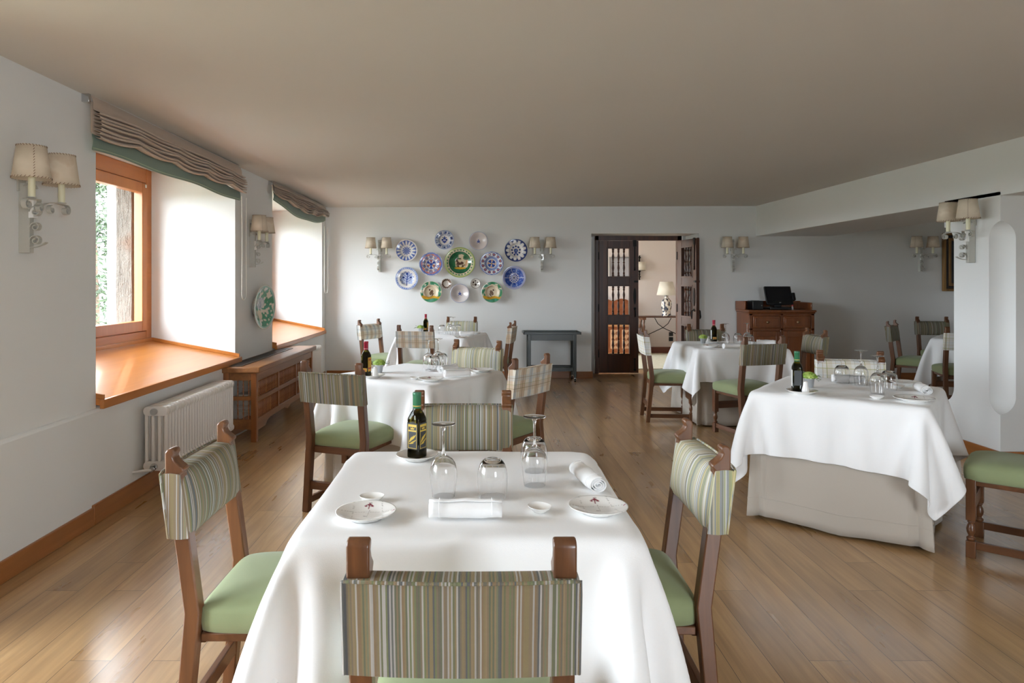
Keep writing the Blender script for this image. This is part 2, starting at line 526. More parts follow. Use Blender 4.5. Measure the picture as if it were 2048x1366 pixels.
# sloping reveal behind the arch of the door, and the piers beside the frame
mb = MB()
mb.box(1.2, 1.765, YB, YB+.12, 0, 2.75); mb.box(3.12, 4.0, YB, YB+.12, 0, 2.75); mb.box(1.2, 4.0, YB, YB+.12, 2.13, 2.75)
struct(mb.build('wall_behind_door_frame', WALL))

# ceiling, floor
mb = MB()
mb.hexa([(-3.5, -3, cz(-3)), (4.02, -3, cz(-3)), (4.02, 10.6, cz(10.6)), (-3.5, 10.6, cz(10.6))],
        [(-3.5, -3, 2.8), (4.02, -3, 2.8), (4.02, 10.6, 2.8), (-3.5, 10.6, 2.8)])
struct(mb.build('ceiling', CEIL))
mb = MB(); mb.box(4.02, 8.4, -3, 10.6, 2.5, 2.8)
struct(mb.build('ceiling_right', CEIL))
mb = MB(); mb.box(-3.5, 8.4, -3.2, 14.2, -.1, 0)
struct(mb.build('floor', FLOORM))
mb = MB()
mb.box(-3.6, 8.4, -3.2, -3.0, 0, .75); mb.box(-3.6, 8.4, -3.2, -3.0, 2.3, 2.8)
for _a, _c in ((-3.6, 1.6), (3.0, 8.4)): mb.box(_a, _c, -3.2, -3.0, .75, 2.3)  # gap left between is an unseen opening, added for fill light
struct(mb.build('wall_front', WALL))
mb = MB(); mb.box(8.0, 8.2, -3, 10.3, 0, 2.8)
struct(mb.build('wall_right', WALL))
# beam and column between the two rooms
mb = MB()
mb.box(4.0, 5.05, -3.0, 9.97, 2.07, 2.78)
struct(mb.build('wall_right_beam', WALL, bevel=.004))
mb = MB(); mb.box(4.0, 5.05, 5.25, 5.885, 0, 2.1)
colm = struct(mb.build('wall_right_column', WALL))
def capsule(cx, cy, z0, z1, r):
    m = MB(); prof = []
    for i in range(13):
        a = -PI/2+PI/2*i/12; prof.append((max(r*math.cos(a), .0005), z0+r+r*math.sin(a)))
    for i in range(13):
        a = PI/2*i/12; prof.append((max(r*math.cos(a), .0005), z1-r+r*math.sin(a)))
    m.lathe(prof, 40, (cx, cy, 0))
    return m.build('cutter', WALL, smooth=True)
cuts = [capsule(3.985, 5.235, .38, 1.875, .135), capsule(3.985, 5.90, .38, 1.875, .135)]
bpy.context.view_layer.update()
for cobj in cuts:
    md = colm.modifiers.new('scoop', 'BOOLEAN'); md.operation = 'DIFFERENCE'; md.object = cobj; md.solver = 'EXACT'
dg = bpy.context.evaluated_depsgraph_get()
me_new = D.meshes.new_from_object(colm.evaluated_get(dg))
colm.modifiers.clear(); colm.data = me_new
for cobj in cuts: D.objects.remove(cobj)
for p in me_new.polygons: p.use_smooth = True
me_new.set_sharp_from_angle(angle=math.radians(30))

# baseboards
mb = MB()
def bbl(y0, y1, h0):
    b_ = [(fx(y0), y0, 0), (fx(y0)+.034, y0, 0), (fx(y1)+.034, y1, 0), (fx(y1), y1, 0)]
    t_ = [(fx(y0), y0, h0), (fx(y0)+.031, y0, h0), (fx(y1)+.031, y1, h0), (fx(y1), y1, h0)]
    mb.hexa(b_, t_)
bbl(2.45, 3.93, .102); bbl(3.93, 6.6, .115); bbl(6.6, 9.95, .105)
struct(mb.build('baseboard_left', SKIRTWOOD, bevel=.004))
mb = MB()
def bbb(x0, x1):
    b_ = [(x0, by(x0)-.018, 0), (x1, by(x1)-.018, 0), (x1, by(x1), 0), (x0, by(x0), 0)]
    mb.hexa(b_, [(p[0], p[1], .1) for p in b_])
bbb(-2.27, DX0); bbb(DX1+.02, 8.0)
mb.box(DX0-.006, DX0+.018, by(DX0)-.018, YB, 0, .1)
struct(mb.build('baseboard_back', SKIRTWOODX, bevel=.003))
mb = MB(); mb.box(3.982, 4.0, 5.232, 5.9, 0, .1); mb.box(3.982, 5.07, 5.232, 5.25, 0, .1)
struct(mb.build('baseboard_column', SKIRTWOOD, bevel=.003))

# ------------------------------------------------------------------ windows with their sills
def make_window(n, y0, y1):
    w_ = D.objects.new('window_%d' % n, None); COL.objects.link(w_); w_['kind'] = 'structure'
    XF = -3.04
    zb, zt = (.86 if y0 > 3 else .02), HEAD
    b_ = MB()
    b_.box(XF-.09, XF, y0, y0+.10, zb, zt); b_.box(XF-.09, XF, y1-.10, y1, zb, zt)
    b_.box(XF-.09, XF, y0+.10, y1-.10, zt-.13, zt); b_.box(XF-.09, XF, y0+.10, y1-.10, zb, zb+.10)
    b_.build('window_frame', FRAMEWOODY, w_, bevel=.006)
    ym = (y0+y1)/2
    for a, c_ in ((y0+.10, ym), (ym, y1-.10)):
        s_ = MB(); a += .004; c_ -= .004
        z0, z1 = zb+.105, zt-.135
        s_.box(XF-.065, XF+.012, a, a+.09, z0, z1); s_.box(XF-.065, XF+.012, c_-.09, c_, z0, z1)
        s_.box(XF-.065, XF+.012, a+.09, c_-.09, z1-.09, z1); s_.box(XF-.065, XF+.012, a+.09, c_-.09, z0, z0+.09)
        so = s_.build('sash', FRAMEWOOD, w_, bevel=.005)
        g = MB(); g.box(XF-.035, XF-.029, a+.088, c_-.088, z0+.088, z1-.088)
        g.build('pane', PANE, so)
        for yy in (a+.03, c_-.045):
            k = MB(); k.box(XF+.012, XF+.018, yy, yy+.02, z1-.04, z1-.012)
            k.build('sash_clip', PORCELAIN, so, bevel=.001)
    h = MB(); h.box(XF+.012, XF+.03, ym-.012, ym+.012, 1.35, 1.45); h.box(XF+.03, XF+.045, ym-.01, ym+.01, 1.25, 1.41)
    h.build('window_handle', CHROME, w_, bevel=.003)
    if y0 < 3: return w_
    # sloping sill board with upstands
    s_ = MB()
    xb = XF+.0
    def zz(x): return .715+(.865-.715)*((-2.20-x)/(-2.20-xb))
    xa0, xa1 = fx(y0)+.045, fx(y1)+.045
    s_.hexa([(xb, y0, zz(xb)-.03), (xa0, y0, .672), (xa1, y1, .672), (xb, y1, zz(xb)-.03)],
            [(xb, y0, zz(xb)), (xa0, y0, .712), (xa1, y1, .712), (xb, y1, zz(xb))])
    s_.hexa([(xa0-.012, y0-.02, .662), (xa0+.014, y0-.02, .662), (xa1+.014, y1+.02, .662), (xa1-.012, y1+.02, .662)],
            [(xa0-.012, y0-.02, .714), (xa0+.014, y0-.02, .714), (xa1+.014, y1+.02, .714), (xa1-.012, y1+.02, .714)])
    s_.build('window_sill', SILLWOOD, w_, bevel=.004)
    t_ = MB()
    t_.hexa([(xb, y1-.018, zz(xb)), (xa1, y1-.018, .712), (xa1, y1+.0, .712), (xb, y1+.0, zz(xb))],
            [(xb, y1-.018, zz(xb)+.03), (xa1, y1-.018, .742), (xa1, y1+.0, .742), (xb, y1+.0, zz(xb)+.03)])
    t_.hexa([(xb, y0, zz(xb)), (xa0, y0, .712), (xa0, y0+.018, .712), (xb, y0+.018, zz(xb))],
            [(xb, y0, zz(xb)+.03), (xa0, y0, .742), (xa0, y0+.018, .742), (xb, y0+.018, zz(xb)+.03)])
    t_.box(xb, xb+.02, y0, y1, zz(xb)-.01, zz(xb)+.028)
    t_.build('sill_upstand', SILLWOOD, w_, bevel=.003)
    return w_
for n, (a, c_) in enumerate(WINS): make_window(n+1, a, c_)

# outside: rough stone jambs, a conifer, ground
mb = MB()
def rough_block(x0, x1, y0, y1, z0, z1, nx, ny, nz):
    m = MB(); rr = random.Random(3)
    bm = bmesh.new()
    bmesh.ops.create_cube(bm, size=1)
    bmesh.ops.subdivide_edges(bm, edges=bm.edges, cuts=nz, use_grid_fill=True)
    for v in bm.verts:
        v.co = Vector((x0+(v.co.x+.5)*(x1-x0), y0+(v.co.y+.5)*(y1-y0), z0+(v.co.z+.5)*(z1-z0)))
        v.co += Vector((rr.uniform(-1, 1)*.002, rr.uniform(-1, 1)*.002, 0))
    me = D.meshes.new('stone'); bm.to_mesh(me); bm.free()
    return me
for n, (y0, y1) in enumerate(WINS):
    for (a, c_, xo_) in ((y1-.15, y1+.35, -3.29), (y0-.35, y0+.08, -3.6)):
        me = rough_block(xo_, -3.15, a, c_, .5 if y0 > 3 else -.1, 2.7, 1, 1, 26)
        o = D.objects.new('trim_%d' % (n+1), me); COL.objects.link(o); me.materials.append(STONE); struct(o)
mb = MB(); mb.box(-500, -3.45, -400, 500, -2.1, -2.0)
struct(mb.build('ground_outside', simple('outside_gravel', '5c6150', .9)))
def tree(x, y, z0, h, R, label):
    t = empty('conifer_tree', label, 'tree', (x, y, z0))
    m = MB(); m.tube([(0, 0, 0), (.05, 0, h*.5), (0, .03, h)], [.16, .1, .02], 8)
    m.build('trunk', simple('bark', '5a4636', .9, bump=.5), t, smooth=True)
    m = MB(); rr = random.Random(int(x*10))
    for i in range(5200):
        u = rr.random(); zc = .12*h+u*h*.9; rad = R*(1-.75*u)*math.sqrt(rr.random())
        tier = .75+.25*math.sin(zc*5.2)
        a = rr.random()*2*PI; rad *= tier
        c0 = Vector((rad*math.cos(a), rad*math.sin(a), zc-.25*rad))
        d = Vector((rr.gauss(0, 1), rr.gauss(0, 1), rr.gauss(0, .6))).normalized()*rr.uniform(.06, .13)
        e = d.cross(Vector((rr.gauss(0, 1), rr.gauss(0, 1), rr.gauss(0, 1)))).normalized()*.022
        m.add([c0-d, c0+e, c0+d, c0-e], [(0, 1, 2, 3)])
    o = m.build('foliage', TREELEAF, t)
tree(-8.3, 14.6, -2.0, 5.6, 2.2, 'pale green conifer outside beyond the left window')

# ------------------------------------------------------------------ roman blinds
def make_blind(y0, y1, zt, zb_, swag, label):
    """zt: foot of the flat upper part, zb_: hem"""
    L = y1-y0; ym = (y0+y1)/2
    t = empty('roman_blind', label, 'blind', (fx(ym), ym, 0))
    top = cz(ym)
    m = MB(); m.box(.0, .045, -L/2, L/2, top-.045, top-.004)
    m.build('headrail', WHITEMETAL, t, bevel=.003)
    m = MB(); m.box(.006, .05, -L/2-.004, -L/2-.026, top-.055, top-.002)
    m.build('end_bracket', CHROME, t, bevel=.002)
    N = 150; nf = 7
    rr = random.Random(5)
    ph = [rr.uniform(0, 6.28) for _ in range(30)]
    hemtop = zb_+.095
    def sagf(s):                                  # scallops between the pull cords
        return abs(math.sin(PI*(s*4.5+.25)))**.8
    P = []
    for i in range(N+1):
        s = i/N; y = -L/2+L*s
        sc_ = sagf(s); body = math.sin(PI*s)**.8
        endp = math.exp(-((s/.05)**2))+math.exp(-(((1-s)/.05)**2))
        row = [(.046, y, top-.008), (.052, y, top-.03), (.056+.006*sc_, y, (top+zt)/2), (.056+.008*sc_, y, zt+.02)]
        st = (zt-hemtop)/nf
        for k in range(nf):
            f_ = k/(nf-1)
            out_ = (.062+.026*math.sin(PI*(.25+.55*f_))+.008*math.sin(7*s+ph[k])+.006*math.sin(19*s+ph[k+9]))*(1-.25*endp)
            sag = -(.004+.022*f_)*sc_-swag*.8*body*f_+.004*math.sin(13*s+ph[k+3])
            zc = zt-st*(k+.35)+sag
            xb = .045
            row.append((xb+.012, y, zc+st*.50))
            row.append((xb+out_*.62, y, zc+st*.42))
            row.append((xb+out_, y, zc+st*.12-.004))
            row.append((xb+out_+.004, y, zc-st*.25-.006))
            row.append((xb+out_*.80, y, zc-st*.48-.006))
            row.append((xb+out_*.35, y, zc-st*.30))
        P.append(row)
    m = MB(); m.grid(P)
    m.build('folded_cloth', BLINDC, t, smooth=True, solid=.003, sub=1, angle=180)
    m = MB(); m.grid([[(.043+.004*j, -L/2+.004+(L-.008)*i/40, top-.02+(hemtop+.01-swag*.7*math.sin(PI*i/40)**.8-top+.02)*j) for j in (0, 1)] for i in range(41)])
    m.build('lining', BLINDC, t, smooth=True, solid=.002)
    P = []; Q = []
    for i in range(N+1):
        s = i/N; y = -L/2+L*s
        body = math.sin(PI*s)**.8
        x = .040+.012*math.sin(5*s+1)+.03*body
        row = []
        z1 = hemtop+.02-.020*sagf(s)-swag*.8*body
        z0 = zb_-swag*body+.006*math.sin(4*PI*s+.6)
        for j in range(7):
            u = j/6
            row.append((x+.010*math.sin(PI*u)+.005*math.sin(14*s)*u, y, z1*(1-u)+z0*u))
        P.append(row); Q.append((x+.007+.005*math.sin(14*s), y, z0+.014))
    m = MB(); m.grid(P)
    m.build('hem_band', HEMGREEN, t, smooth=True, solid=.004, sub=1, angle=180)
    m = MB(); m.tube(Q, .0035, 6)
    m.build('hem_piping', simple('hem_piping', '9fb39c', .8), t, smooth=True)
    return t
make_blind(3.88, 6.30, 2.385, 2.15, 0.0, 'beige roman blind with green hem hanging straight over the larger near window')
make_blind(7.34, 9.84, 2.43, 2.285, .10, 'beige roman blind with sagging green hem over the far window by the corner')
def cord(y0, y1, x, ztop, zb, label):
    pts = []
    ym = (y0+y1)/2; r = (y1-y0)/2
    for i in range(8): pts.append((x, y0+(.01*math.sin(i*.4)), ztop-(ztop-zb-r)*i/8))
    for i in range(13):
        a = PI+PI*i/12; pts.append((x, ym+r*math.cos(a), zb+r+r*math.sin(a)))
    for i in range(1, 9): pts.append((x, y1-.01*math.sin(i*.4), zb+r+(ztop-zb-r)*i/8))
    m = MB(); m.tube(pts, .0028, 6)
    tag(m.build('blind_cord', simple('cord_white', 'e6e3da', .6), smooth=True), label, 'cord')
cord(6.34, 6.47, fx(6.3)+.05, 2.2, 1.235, 'white looped blind cord beside the near window')
cord(9.70, 9.93, fx(9.8)+.07, 2.2, 1.24, 'white looped blind cord in the corner beside the far window')

# ------------------------------------------------------------------ radiators
def make_radiator(y0, y1, n, label, valve=True):
    t = empty('column_radiator', label, 'radiator', (fx((y0+y1)/2)+.045, 0, 0), 0, 'column radiators under the windows')
    z0, z1 = .165, .585
    dx = [.02, .062, .104, .146]
    pitch = (y1-y0)/n
    first = None
    for i in range(n):
        y = y0+pitch*(i+.5)
        if first is None:
            m = MB()
            for x in dx:
                pts = [(x, 0, z0+.02), (x, 0, z0+.06), (x, 0, (z0+z1)/2), (x, 0, z1-.06), (x, 0, z1-.02)]
                m.tube(pts, [.0125]*5, 10)
            for zc in (z0+.03, z1-.03):          # headers with rounded front corners
                poly = []
                xa, xb = .004, .162; h = .03; r = .026
                for cxx, czz, a0 in ((xb-r, zc+h-r, 0), (xa+r, zc+h-r, PI/2), (xa+r, zc-h+r, PI), (xb-r, zc-h+r, 3*PI/2)):
                    for k in range(5):
                        a = a0+PI/2*k/4
                        poly.append((cxx+r*math.cos(a), czz+r*math.sin(a)))
                m.prism(poly, -pitch*.36, pitch*.36, 'xz')
            first = m.build('radiator_section', WHITEMETAL, t, smooth=True, angle=50)
            first.location = (0, y, 0)
        else:
            c_ = first.copy(); COL.objects.link(c_); c_.parent = t; c_.location = (0, y, 0)
    m = MB()
    for zc in (z0+.03, z1-.03):
        m.tube([(.083, y0-.01, zc), (.083, y1+.01, zc)], .018, 12)
    m.build('radiator_manifold', WHITEMETAL, t, smooth=True)
    for zc in (z0+.03, z1-.03):
        m = MB(); m.tube([(.083, y0-.022, zc), (.083, y0-.004, zc)], .022, 12)
        m.build('end_plug', CHROME, t, smooth=True)
    if valve:
        m = MB(); m.tube([(.083, y0-.02, z0+.02), (.083, y0-.05, z0+.02), (.06, y0-.06, z0+.02), (-.03, y0-.07, z0+.01)], .009, 8)
        m.build('supply_pipe', WHITEMETAL, t, smooth=True)
        m = MB(); m.tube([(.083, y0-.03, z0+.02), (.083, y0-.055, z0+.02)], .016, 10)
        m.build('valve', CHROME, t, smooth=True)
    return t
make_radiator(4.47, 5.70, 27, 'white column radiator under the near window sill, beside the spindle cabinet')
make_radiator(8.08, 8.92, 18, 'white column radiator in the far left corner, beyond the spindle cabinet', False)

# ------------------------------------------------------------------ wooden spindle cabinet against the pier
def make_cover():
    Y0, Y1 = 5.97, 7.98
    X0, X1 = fx(6.9)+.02, -1.96
    t = empty('spindle_cabinet', 'low brown wooden cabinet with spindle grilles under the wall dish', 'cabinet', (X0, Y0, 0))
    W_, L_ = X1-X0, Y1-Y0
    H = .66
    # top board, with its long grille
    m = MB(); m.box(-.02, W_+.035, -.03, L_+.03, H-.05, H)
    tp = m.build('cabinet_top', COVERWOODY, t, bevel=.008)
    m = MB(); m.box(.0, .15, .03, L_*.84, H, H+.006)
    gr = m.build('top_grille', simple('grille_frame', '4a3a30', .4), tp, bevel=.001)
    m = MB()
    nb = 60
    for k in range(nb):
        y = .06+(L_*.84-.10)*k/nb
        m.box(.018, .132, y, y+.012, H+.006, H+.009)
    m.build('grille_slats', simple('grille_dark', '2b2420', .4), gr)
    # corner posts
    for x in (.0, W_-.05):
        for y in (0, L_-.05):
            m = MB(); m.box(x, x+.05, y, y+.05, .0, H-.05)
            m.build('corner_post', COVERWOOD, t, bevel=.004)
    # front and end rails
    m = MB(); m.box(W_-.045, W_-.005, .05, L_-.05, H-.13, H-.05)
    m.build('front_rail', COVERWOODY, t, bevel=.004)
    m = MB(); m.box(W_-.042, W_-.008, .05, L_-.05, .345, .385)
    m.build('front_rail', COVERWOODY, t, bevel=.004)
    m = MB()
    pl = [(.05, .20), (.05, .095), (.28, .095), (.34, .13), (.42, .145), (L_/2-.12, .145), (L_/2, .115), (L_/2+.12, .145), (L_-.42, .145), (L_-.34, .13), (L_-.28, .095), (L_-.05, .095), (L_-.05, .20)]
    m.prism(pl[::-1], W_-.042, W_-.008, 'yz')
    m.build('apron', COVERWOODY, t, bevel=.003)
    for k in (1, 2):
        m = MB(); m.box(W_-.043, W_-.007, .05+(L_-.1)*k/3-.02, .05+(L_-.1)*k/3+.02, .2, H-.13)
        m.build('stile', COVERWOOD, t, bevel=.003)
    for z0, z1 in ((H-.12, H-.05), (.365, .40), (.11, .20)):
        m = MB(); m.box(.05, W_-.05, .006, .04, z0, z1)
        m.build('end_rail', COVERWOODY, t, bevel=.004)
    first = {}
    def spindle(x, y, z0, z1, r):
        key = (round(z0, 3), round(z1, 3), r)
        if key not in first:
            h = z1-z0
            prof = [(r*.7, 0), (r*1.1, h*.06), (r*.6, h*.12), (r*1.15, h*.3), (r*.8, h*.44), (r*1.25, h*.5), (r*.8, h*.56), (r*1.15, h*.72), (r*.6, h*.88), (r*1.1, h*.94), (r*.7, h)]
            m = MB(); m.lathe(prof, 8)
            o = m.build('spindle', COVERWOOD, t, smooth=True); first[key] = o
        else:
            o = first[key].copy(); COL.objects.link(o); o.parent = t
        o.location = (x, y, z0)
    pn = 14
    for k in range(3):
        a = .05+(L_-.1)*k/3+.022; c_ = .05+(L_-.1)*(k+1)/3-.022
        for j in range(pn):
            y = a+(c_-a)*(j+.5)/pn
            spindle(W_-.025, y, .2, .345, .010); spindle(W_-.025, y, .385, H-.13, .010)
    for j in range(4):
        x = .05+(W_-.1)*(j+.5)/4
        spindle(x, .022, .20, .365, .006); spindle(x, .022, .40, H-.12, .006)
    # inside
    m = MB(); m.box(.07, .19, .12, .30, .30, .40)
    tag(m.build('router_box', simple('grey_plastic', 'b5b5b0', .5), bevel=.006, loc=t.location), 'pale grey junction box behind the cabinet end spindles', 'box')
    pts = []
    for i in range(60):
        a = i*.42
        pts.append((X0+.13+.07*math.cos(a)+.01*math.sin(a*2.3), Y0+.2+.06*math.sin(a*1.13), .03+.24*(.5+.5*math.sin(i*.21))))
    m = MB(); m.tube(pts, .0035, 6)
    tag(m.build('cable', simple('cable_grey', 'c8c6be', .5), smooth=True), 'tangle of pale cable inside the spindle cabinet', 'cable')
    return t
make_cover()

# ------------------------------------------------------------------ wall sconces
def spiral(cx, cz, r0, r1, a0, turns, n=26):
    """points in the (u, z) plane"""
    out = []
    for i in range(n+1):
        s = i/n; a = a0+turns*2*PI*s; r = r0+(r1-r0)*s
        out.append((cx+r*math.cos(a), cz+r*math.sin(a)))
    return out
def make_sconce(loc, rz, label):
    """local: x along the wall, +y out of the wall, z=0 at the plate's foot"""
    t = empty('wall_sconce', label, 'wall lamp', loc, rz, 'two-shade iron wall lamps')
    m = MB(); m.box(-.016, .016, .0, .055, .0, .34); m.box(-.03, .03, .0, .008, .30, .47)
    m.lathe([(.004, 0), (.03, .004), (.03, .010), (.004, .012)], 14, (0, 0, .43))
    m.build('wall_plate', IRONWHITE, t, bevel=.002)
    m = MB(); m.box(-.019, .019, .05, .075, .17, .26)
    m.build('terminal_block', PORCELAIN, t, bevel=.002)
    # scrolls standing out of the wall, one above the other
    m = MB()
    for cz_, R_ in ((.06, .026), (.125, .024), (.20, .030)):
        sp = spiral(.085, cz_, R_, .006, PI, -1.35)
        m.ribbon([(0.012, u, z) for u, z in sp], (1, 0, 0), .026, .004)
    m.ribbon([(.012, u, z) for u, z in ((.06, .025), (.09, .030), (.12, .040), (.135, .05))], (1, 0, 0), .024, .004)
    m.build('scroll', IRONWHITE, t, smooth=True)
    # the two arms
    yA = .13
    for sgn in (-1, 1):
        pts = [(0, .05, .20), (sgn*.012, .08, .225), (sgn*.03, .11, .245), (sgn*.06, yA, .252), (sgn*.11, yA, .25), (sgn*.145, yA, .248)]
        sp = spiral(sgn*.150, .222, .027, .006, PI/2, -1.5*sgn)
        pts += [(u, yA, z) for u, z in sp]
        m = MB(); m.ribbon(pts, (0, 1, .01), .024, .004)
        arm = m.build('arm', IRONWHITE, t, smooth=True)
        sp = spiral(sgn*.045, .215, .022, .005, PI/2, 1.3*sgn)
        m = MB(); m.ribbon([(u, yA-.01, z) for u, z in sp], (0, 1, .01), .02, .004)
        m.build('scroll', IRONWHITE, arm, smooth=True)
        cx = sgn*.115
        m = MB(); m.lathe([(.004, 0), (.022, .003), (.023, .007), (.004, .008)], 16, (cx, yA, .252))
        m.build('drip_tray', IRONWHITE, arm, smooth=True)
        m = MB(); m.lathe([(.0155, 0), (.0155, .10), (.005, .104)], 16, (cx, yA, .259))
        m.build('candle', CANDLE, t, smooth=True)
        m = MB()
        zs, ht, rb, rt = .345, .155, .082, .062
        m.lathe([(rb, 0), (rt, ht)], 40, (cx, yA, zs), cap=False)
        sh = m.build('lamp_shade', SHADE, t, smooth=True, solid=.002)
        m = MB(); ns = 30
        for zz_, r_ in ((zs, rb), (zs+ht, rt)):
            for k in range(ns):
                a = 2*PI*k/ns; a2 = a+.10
                d = .007 if zz_ == zs else -.007
                m.tube([(cx+(r_+.001)*math.cos(a), yA+(r_+.001)*math.sin(a), zz_-d*.2), (cx+(r_+.0005)*math.cos(a2), yA+(r_+.0005)*math.sin(a2), zz_+d)], .0013, 4)
        for k in range(12):
            z_ = zs+ht*k/12; r_ = rb+(rt-rb)*k/12
            a = PI*.5-.9*sgn
            m.tube([(cx+(r_+.001)*math.cos(a), yA+(r_+.001)*math.sin(a), z_), (cx+(r_+.001)*math.cos(a+.08), yA+(r_+.001)*math.sin(a+.08), z_+.008)], .0013, 4)
        m.build('stitching', STITCH, sh)
    # top sprig
    m = MB()
    for sgn in (-1, 1):
        m.ribbon([(sgn*.004, .03, .26), (sgn*.012, .04, .31), (sgn*.03, .05, .335), (sgn*.045, .05, .32)], (0, 1, 0), .016, .003)
    m.build('scroll', IRONWHITE, t, smooth=True)
    return t
s0 = make_sconce((fx(3.34), 3.34, 1.545), -PI/2, 'cream two-shade iron wall lamp left of the near window, largest in view')
dup(s0, (fx(6.72), 6.72, 1.55), -PI/2, 'cream two-shade iron wall lamp between the two windows, above the wall dish')
def backX(px, Yg=9.98): 
    X = (px-CX)*Yg/FPX
    for _ in range(4): X = (px-CX)*by(X)/FPX
    return X
for px, lb in ((760, 'cream two-shade iron wall lamp left of the plate display on the back wall'),
               (1084, 'cream two-shade iron wall lamp right of the plate display on the back wall'),
               (1464, 'cream two-shade iron wall lamp right of the open wooden door'),
               (1838, 'dim two-shade iron wall lamp in the side room, left of the gilt picture')):
    X = backX(px); dup(s0, (X, by(X), 1.555), PI, lb)
dup(s0, (3.998, 5.53, 1.56), PI/2, 'cream two-shade iron wall lamp on the white column at right')
# ------------------------------------------------------------------ painted plates (decoration is glaze colour, drawn in plate coordinates)
def sm(a, b, x):
    t = min(1, max(0, (x-a)/(b-a))); return t*t*(3-2*t)
def mixc(a, b, t): return tuple(x+(y-x)*t for x, y in zip(a, b))
BLU = hexc('2f4c9c'); BLU2 = hexc('6d86c4'); WHT = hexc('e2dfdb'); PINKW = hexc('d5ccc9'); DBL = hexc('24376f')
GRN = hexc('2c7a4c'); GRND = hexc('1f5a3c'); GRNL = hexc('88a85a'); YEL = hexc('d6a62c'); CRM = hexc('dccdb2'); BRN = hexc('54382a'); ORG = hexc('c97a4a'); TUR = hexc('5fa08a')
def h2(a, b, k=0): 
    v = math.sin(a*127.1+b*311.7+k*74.7)*43758.5453; return v-math.floor(v)
def vn(x, y, k=0):
    xi, yi = math.floor(x), math.floor(y); fx_, fy_ = x-xi, y-yi
    fx_ = fx_*fx_*(3-2*fx_); fy_ = fy_*fy_*(3-2*fy_)
    return (h2(xi, yi, k)*(1-fx_)+h2(xi+1, yi, k)*fx_)*(1-fy_)+(h2(xi, yi+1, k)*(1-fx_)+h2(xi+1, yi+1, k)*fx_)*fy_
def ell(x, y, cx, cy, rx, ry, a=0):
    c_, s_ = math.cos(a), math.sin(a); dx, dy = x-cx, y-cy
    u, v = dx*c_+dy*s_, -dx*s_+dy*c_
    return (u/rx)**2+(v/ry)**2
def k_burst(x, y, r, th):
    c = WHT
    p = abs(math.sin(th*8)); rim = sm(.93, .9, r)
    if r < .90 and r > .52: c = mixc(WHT, BLU, .85*sm(.35, .8, p*(.6+.5*sm(.5, .9, r))))
    if r < .38: c = mixc(WHT, BLU, .9 if abs(math.cos(th*5.5)) > .25+1.7*r else .35*sm(.38, .2, r))
    if .84 < r < .9: c = mixc(c, BLU, .7)
    return c
def k_flowerrim(x, y, r, th):
    if r > .96: return BLU2
    if r > .55:
        f = abs(math.sin(th*5+.4)); c = mixc(hexc('7f8fae'), WHT, .35)
        if f < .18: c = WHT
        if .66 < r < .88 and f > .55 and vn(x*9, y*9) > .38: c = DBL
        return c
    c = WHT
    for cx, cy, q in ((0, .18, .13), (-.2, .02, .11), (.2, .02, .11), (0, -.2, .12), (-.13, -.16, .08), (.13, -.16, .08), (0, .34, .06), (-.18, .26, .05), (.18, .26, .05)):
        if ell(x, y, cx, cy, q, q) < 1: c = mixc(BLU, DBL, vn(x*12, y*12))
    if abs(x) < .025 and -.35 < y < .3: c = BLU
    if .5 < r < .53: c = BLU2
    return c
def k_bowl(x, y, r, th):
    c = mixc(PINKW, hexc('c8bdbb'), vn(x*3, y*3)*.5)
    if r > .955: return mixc(BLU2, PINKW, .35)
    for cx, cy, rx, ry, a in ((0, .10, .05, .11, 0), (-.08, -.03, .06, .10, .6), (.08, -.03, .06, .10, -.6), (-.12, -.17, .09, .03, .2), (.12, -.17, .09, .03, -.2), (0, -.08, .05, .07, 0)):
        if ell(x, y, cx, cy, rx, ry, a) < 1: c = BLU
    return c
def k_dotrose(x, y, r, th):
    if r > .94: return DBL
    c = WHT
    if r > .62:
        u = (th/(2*PI)*13) % 1; v = (r-.62)/.32
        if v > .15 and abs(u-.5) < .36*v and v > .35: c = DBL
        if v > .85: c = DBL
        if v < .35 and abs(u-.5) < .07: c = BLU
        return c
    if ell(x, y, 0, 0, .18, .2) < 1: return DBL if vn(x*14, y*14) > .35 else BLU2
    for k in range(9):
        a = 2*PI*k/9+.2
        if ell(x, y, .35*math.cos(a), .38*math.sin(a), .09, .09) < 1: c = mixc(DBL, BLU, .3)
    if ell(x, y, 0, -.22, .13, .07) < 1: c = BLU
    return c
def k_pinkblue(x, y, r, th):
    if r > .93: return WHT if abs(math.sin(th*22)) > .6 else BLU2
    if r > .84: return mixc(BLU2, BLU, .3)
    if r > .40:
        u = (th/(2*PI)*10) % 1; d = ell(u, r, .5, .64, .34, .17)
        c = WHT
        if d < 1.2: c = BLU
        if d < .75: c = hexc('c8a07a')
        if d < .35: c = BLU2
        if d > 1.2 and r > .7: c = ORG if vn(x*8, y*8) > .5 else hexc('c48aa0')
        return c
    if r > .37: return BLU2
    c = WHT
    if abs(math.sin(th*3)) > .55 and r > .12: c = BLU if vn(x*13, y*13) > .4 else ORG
    if r < .12: c = BLU
    return c
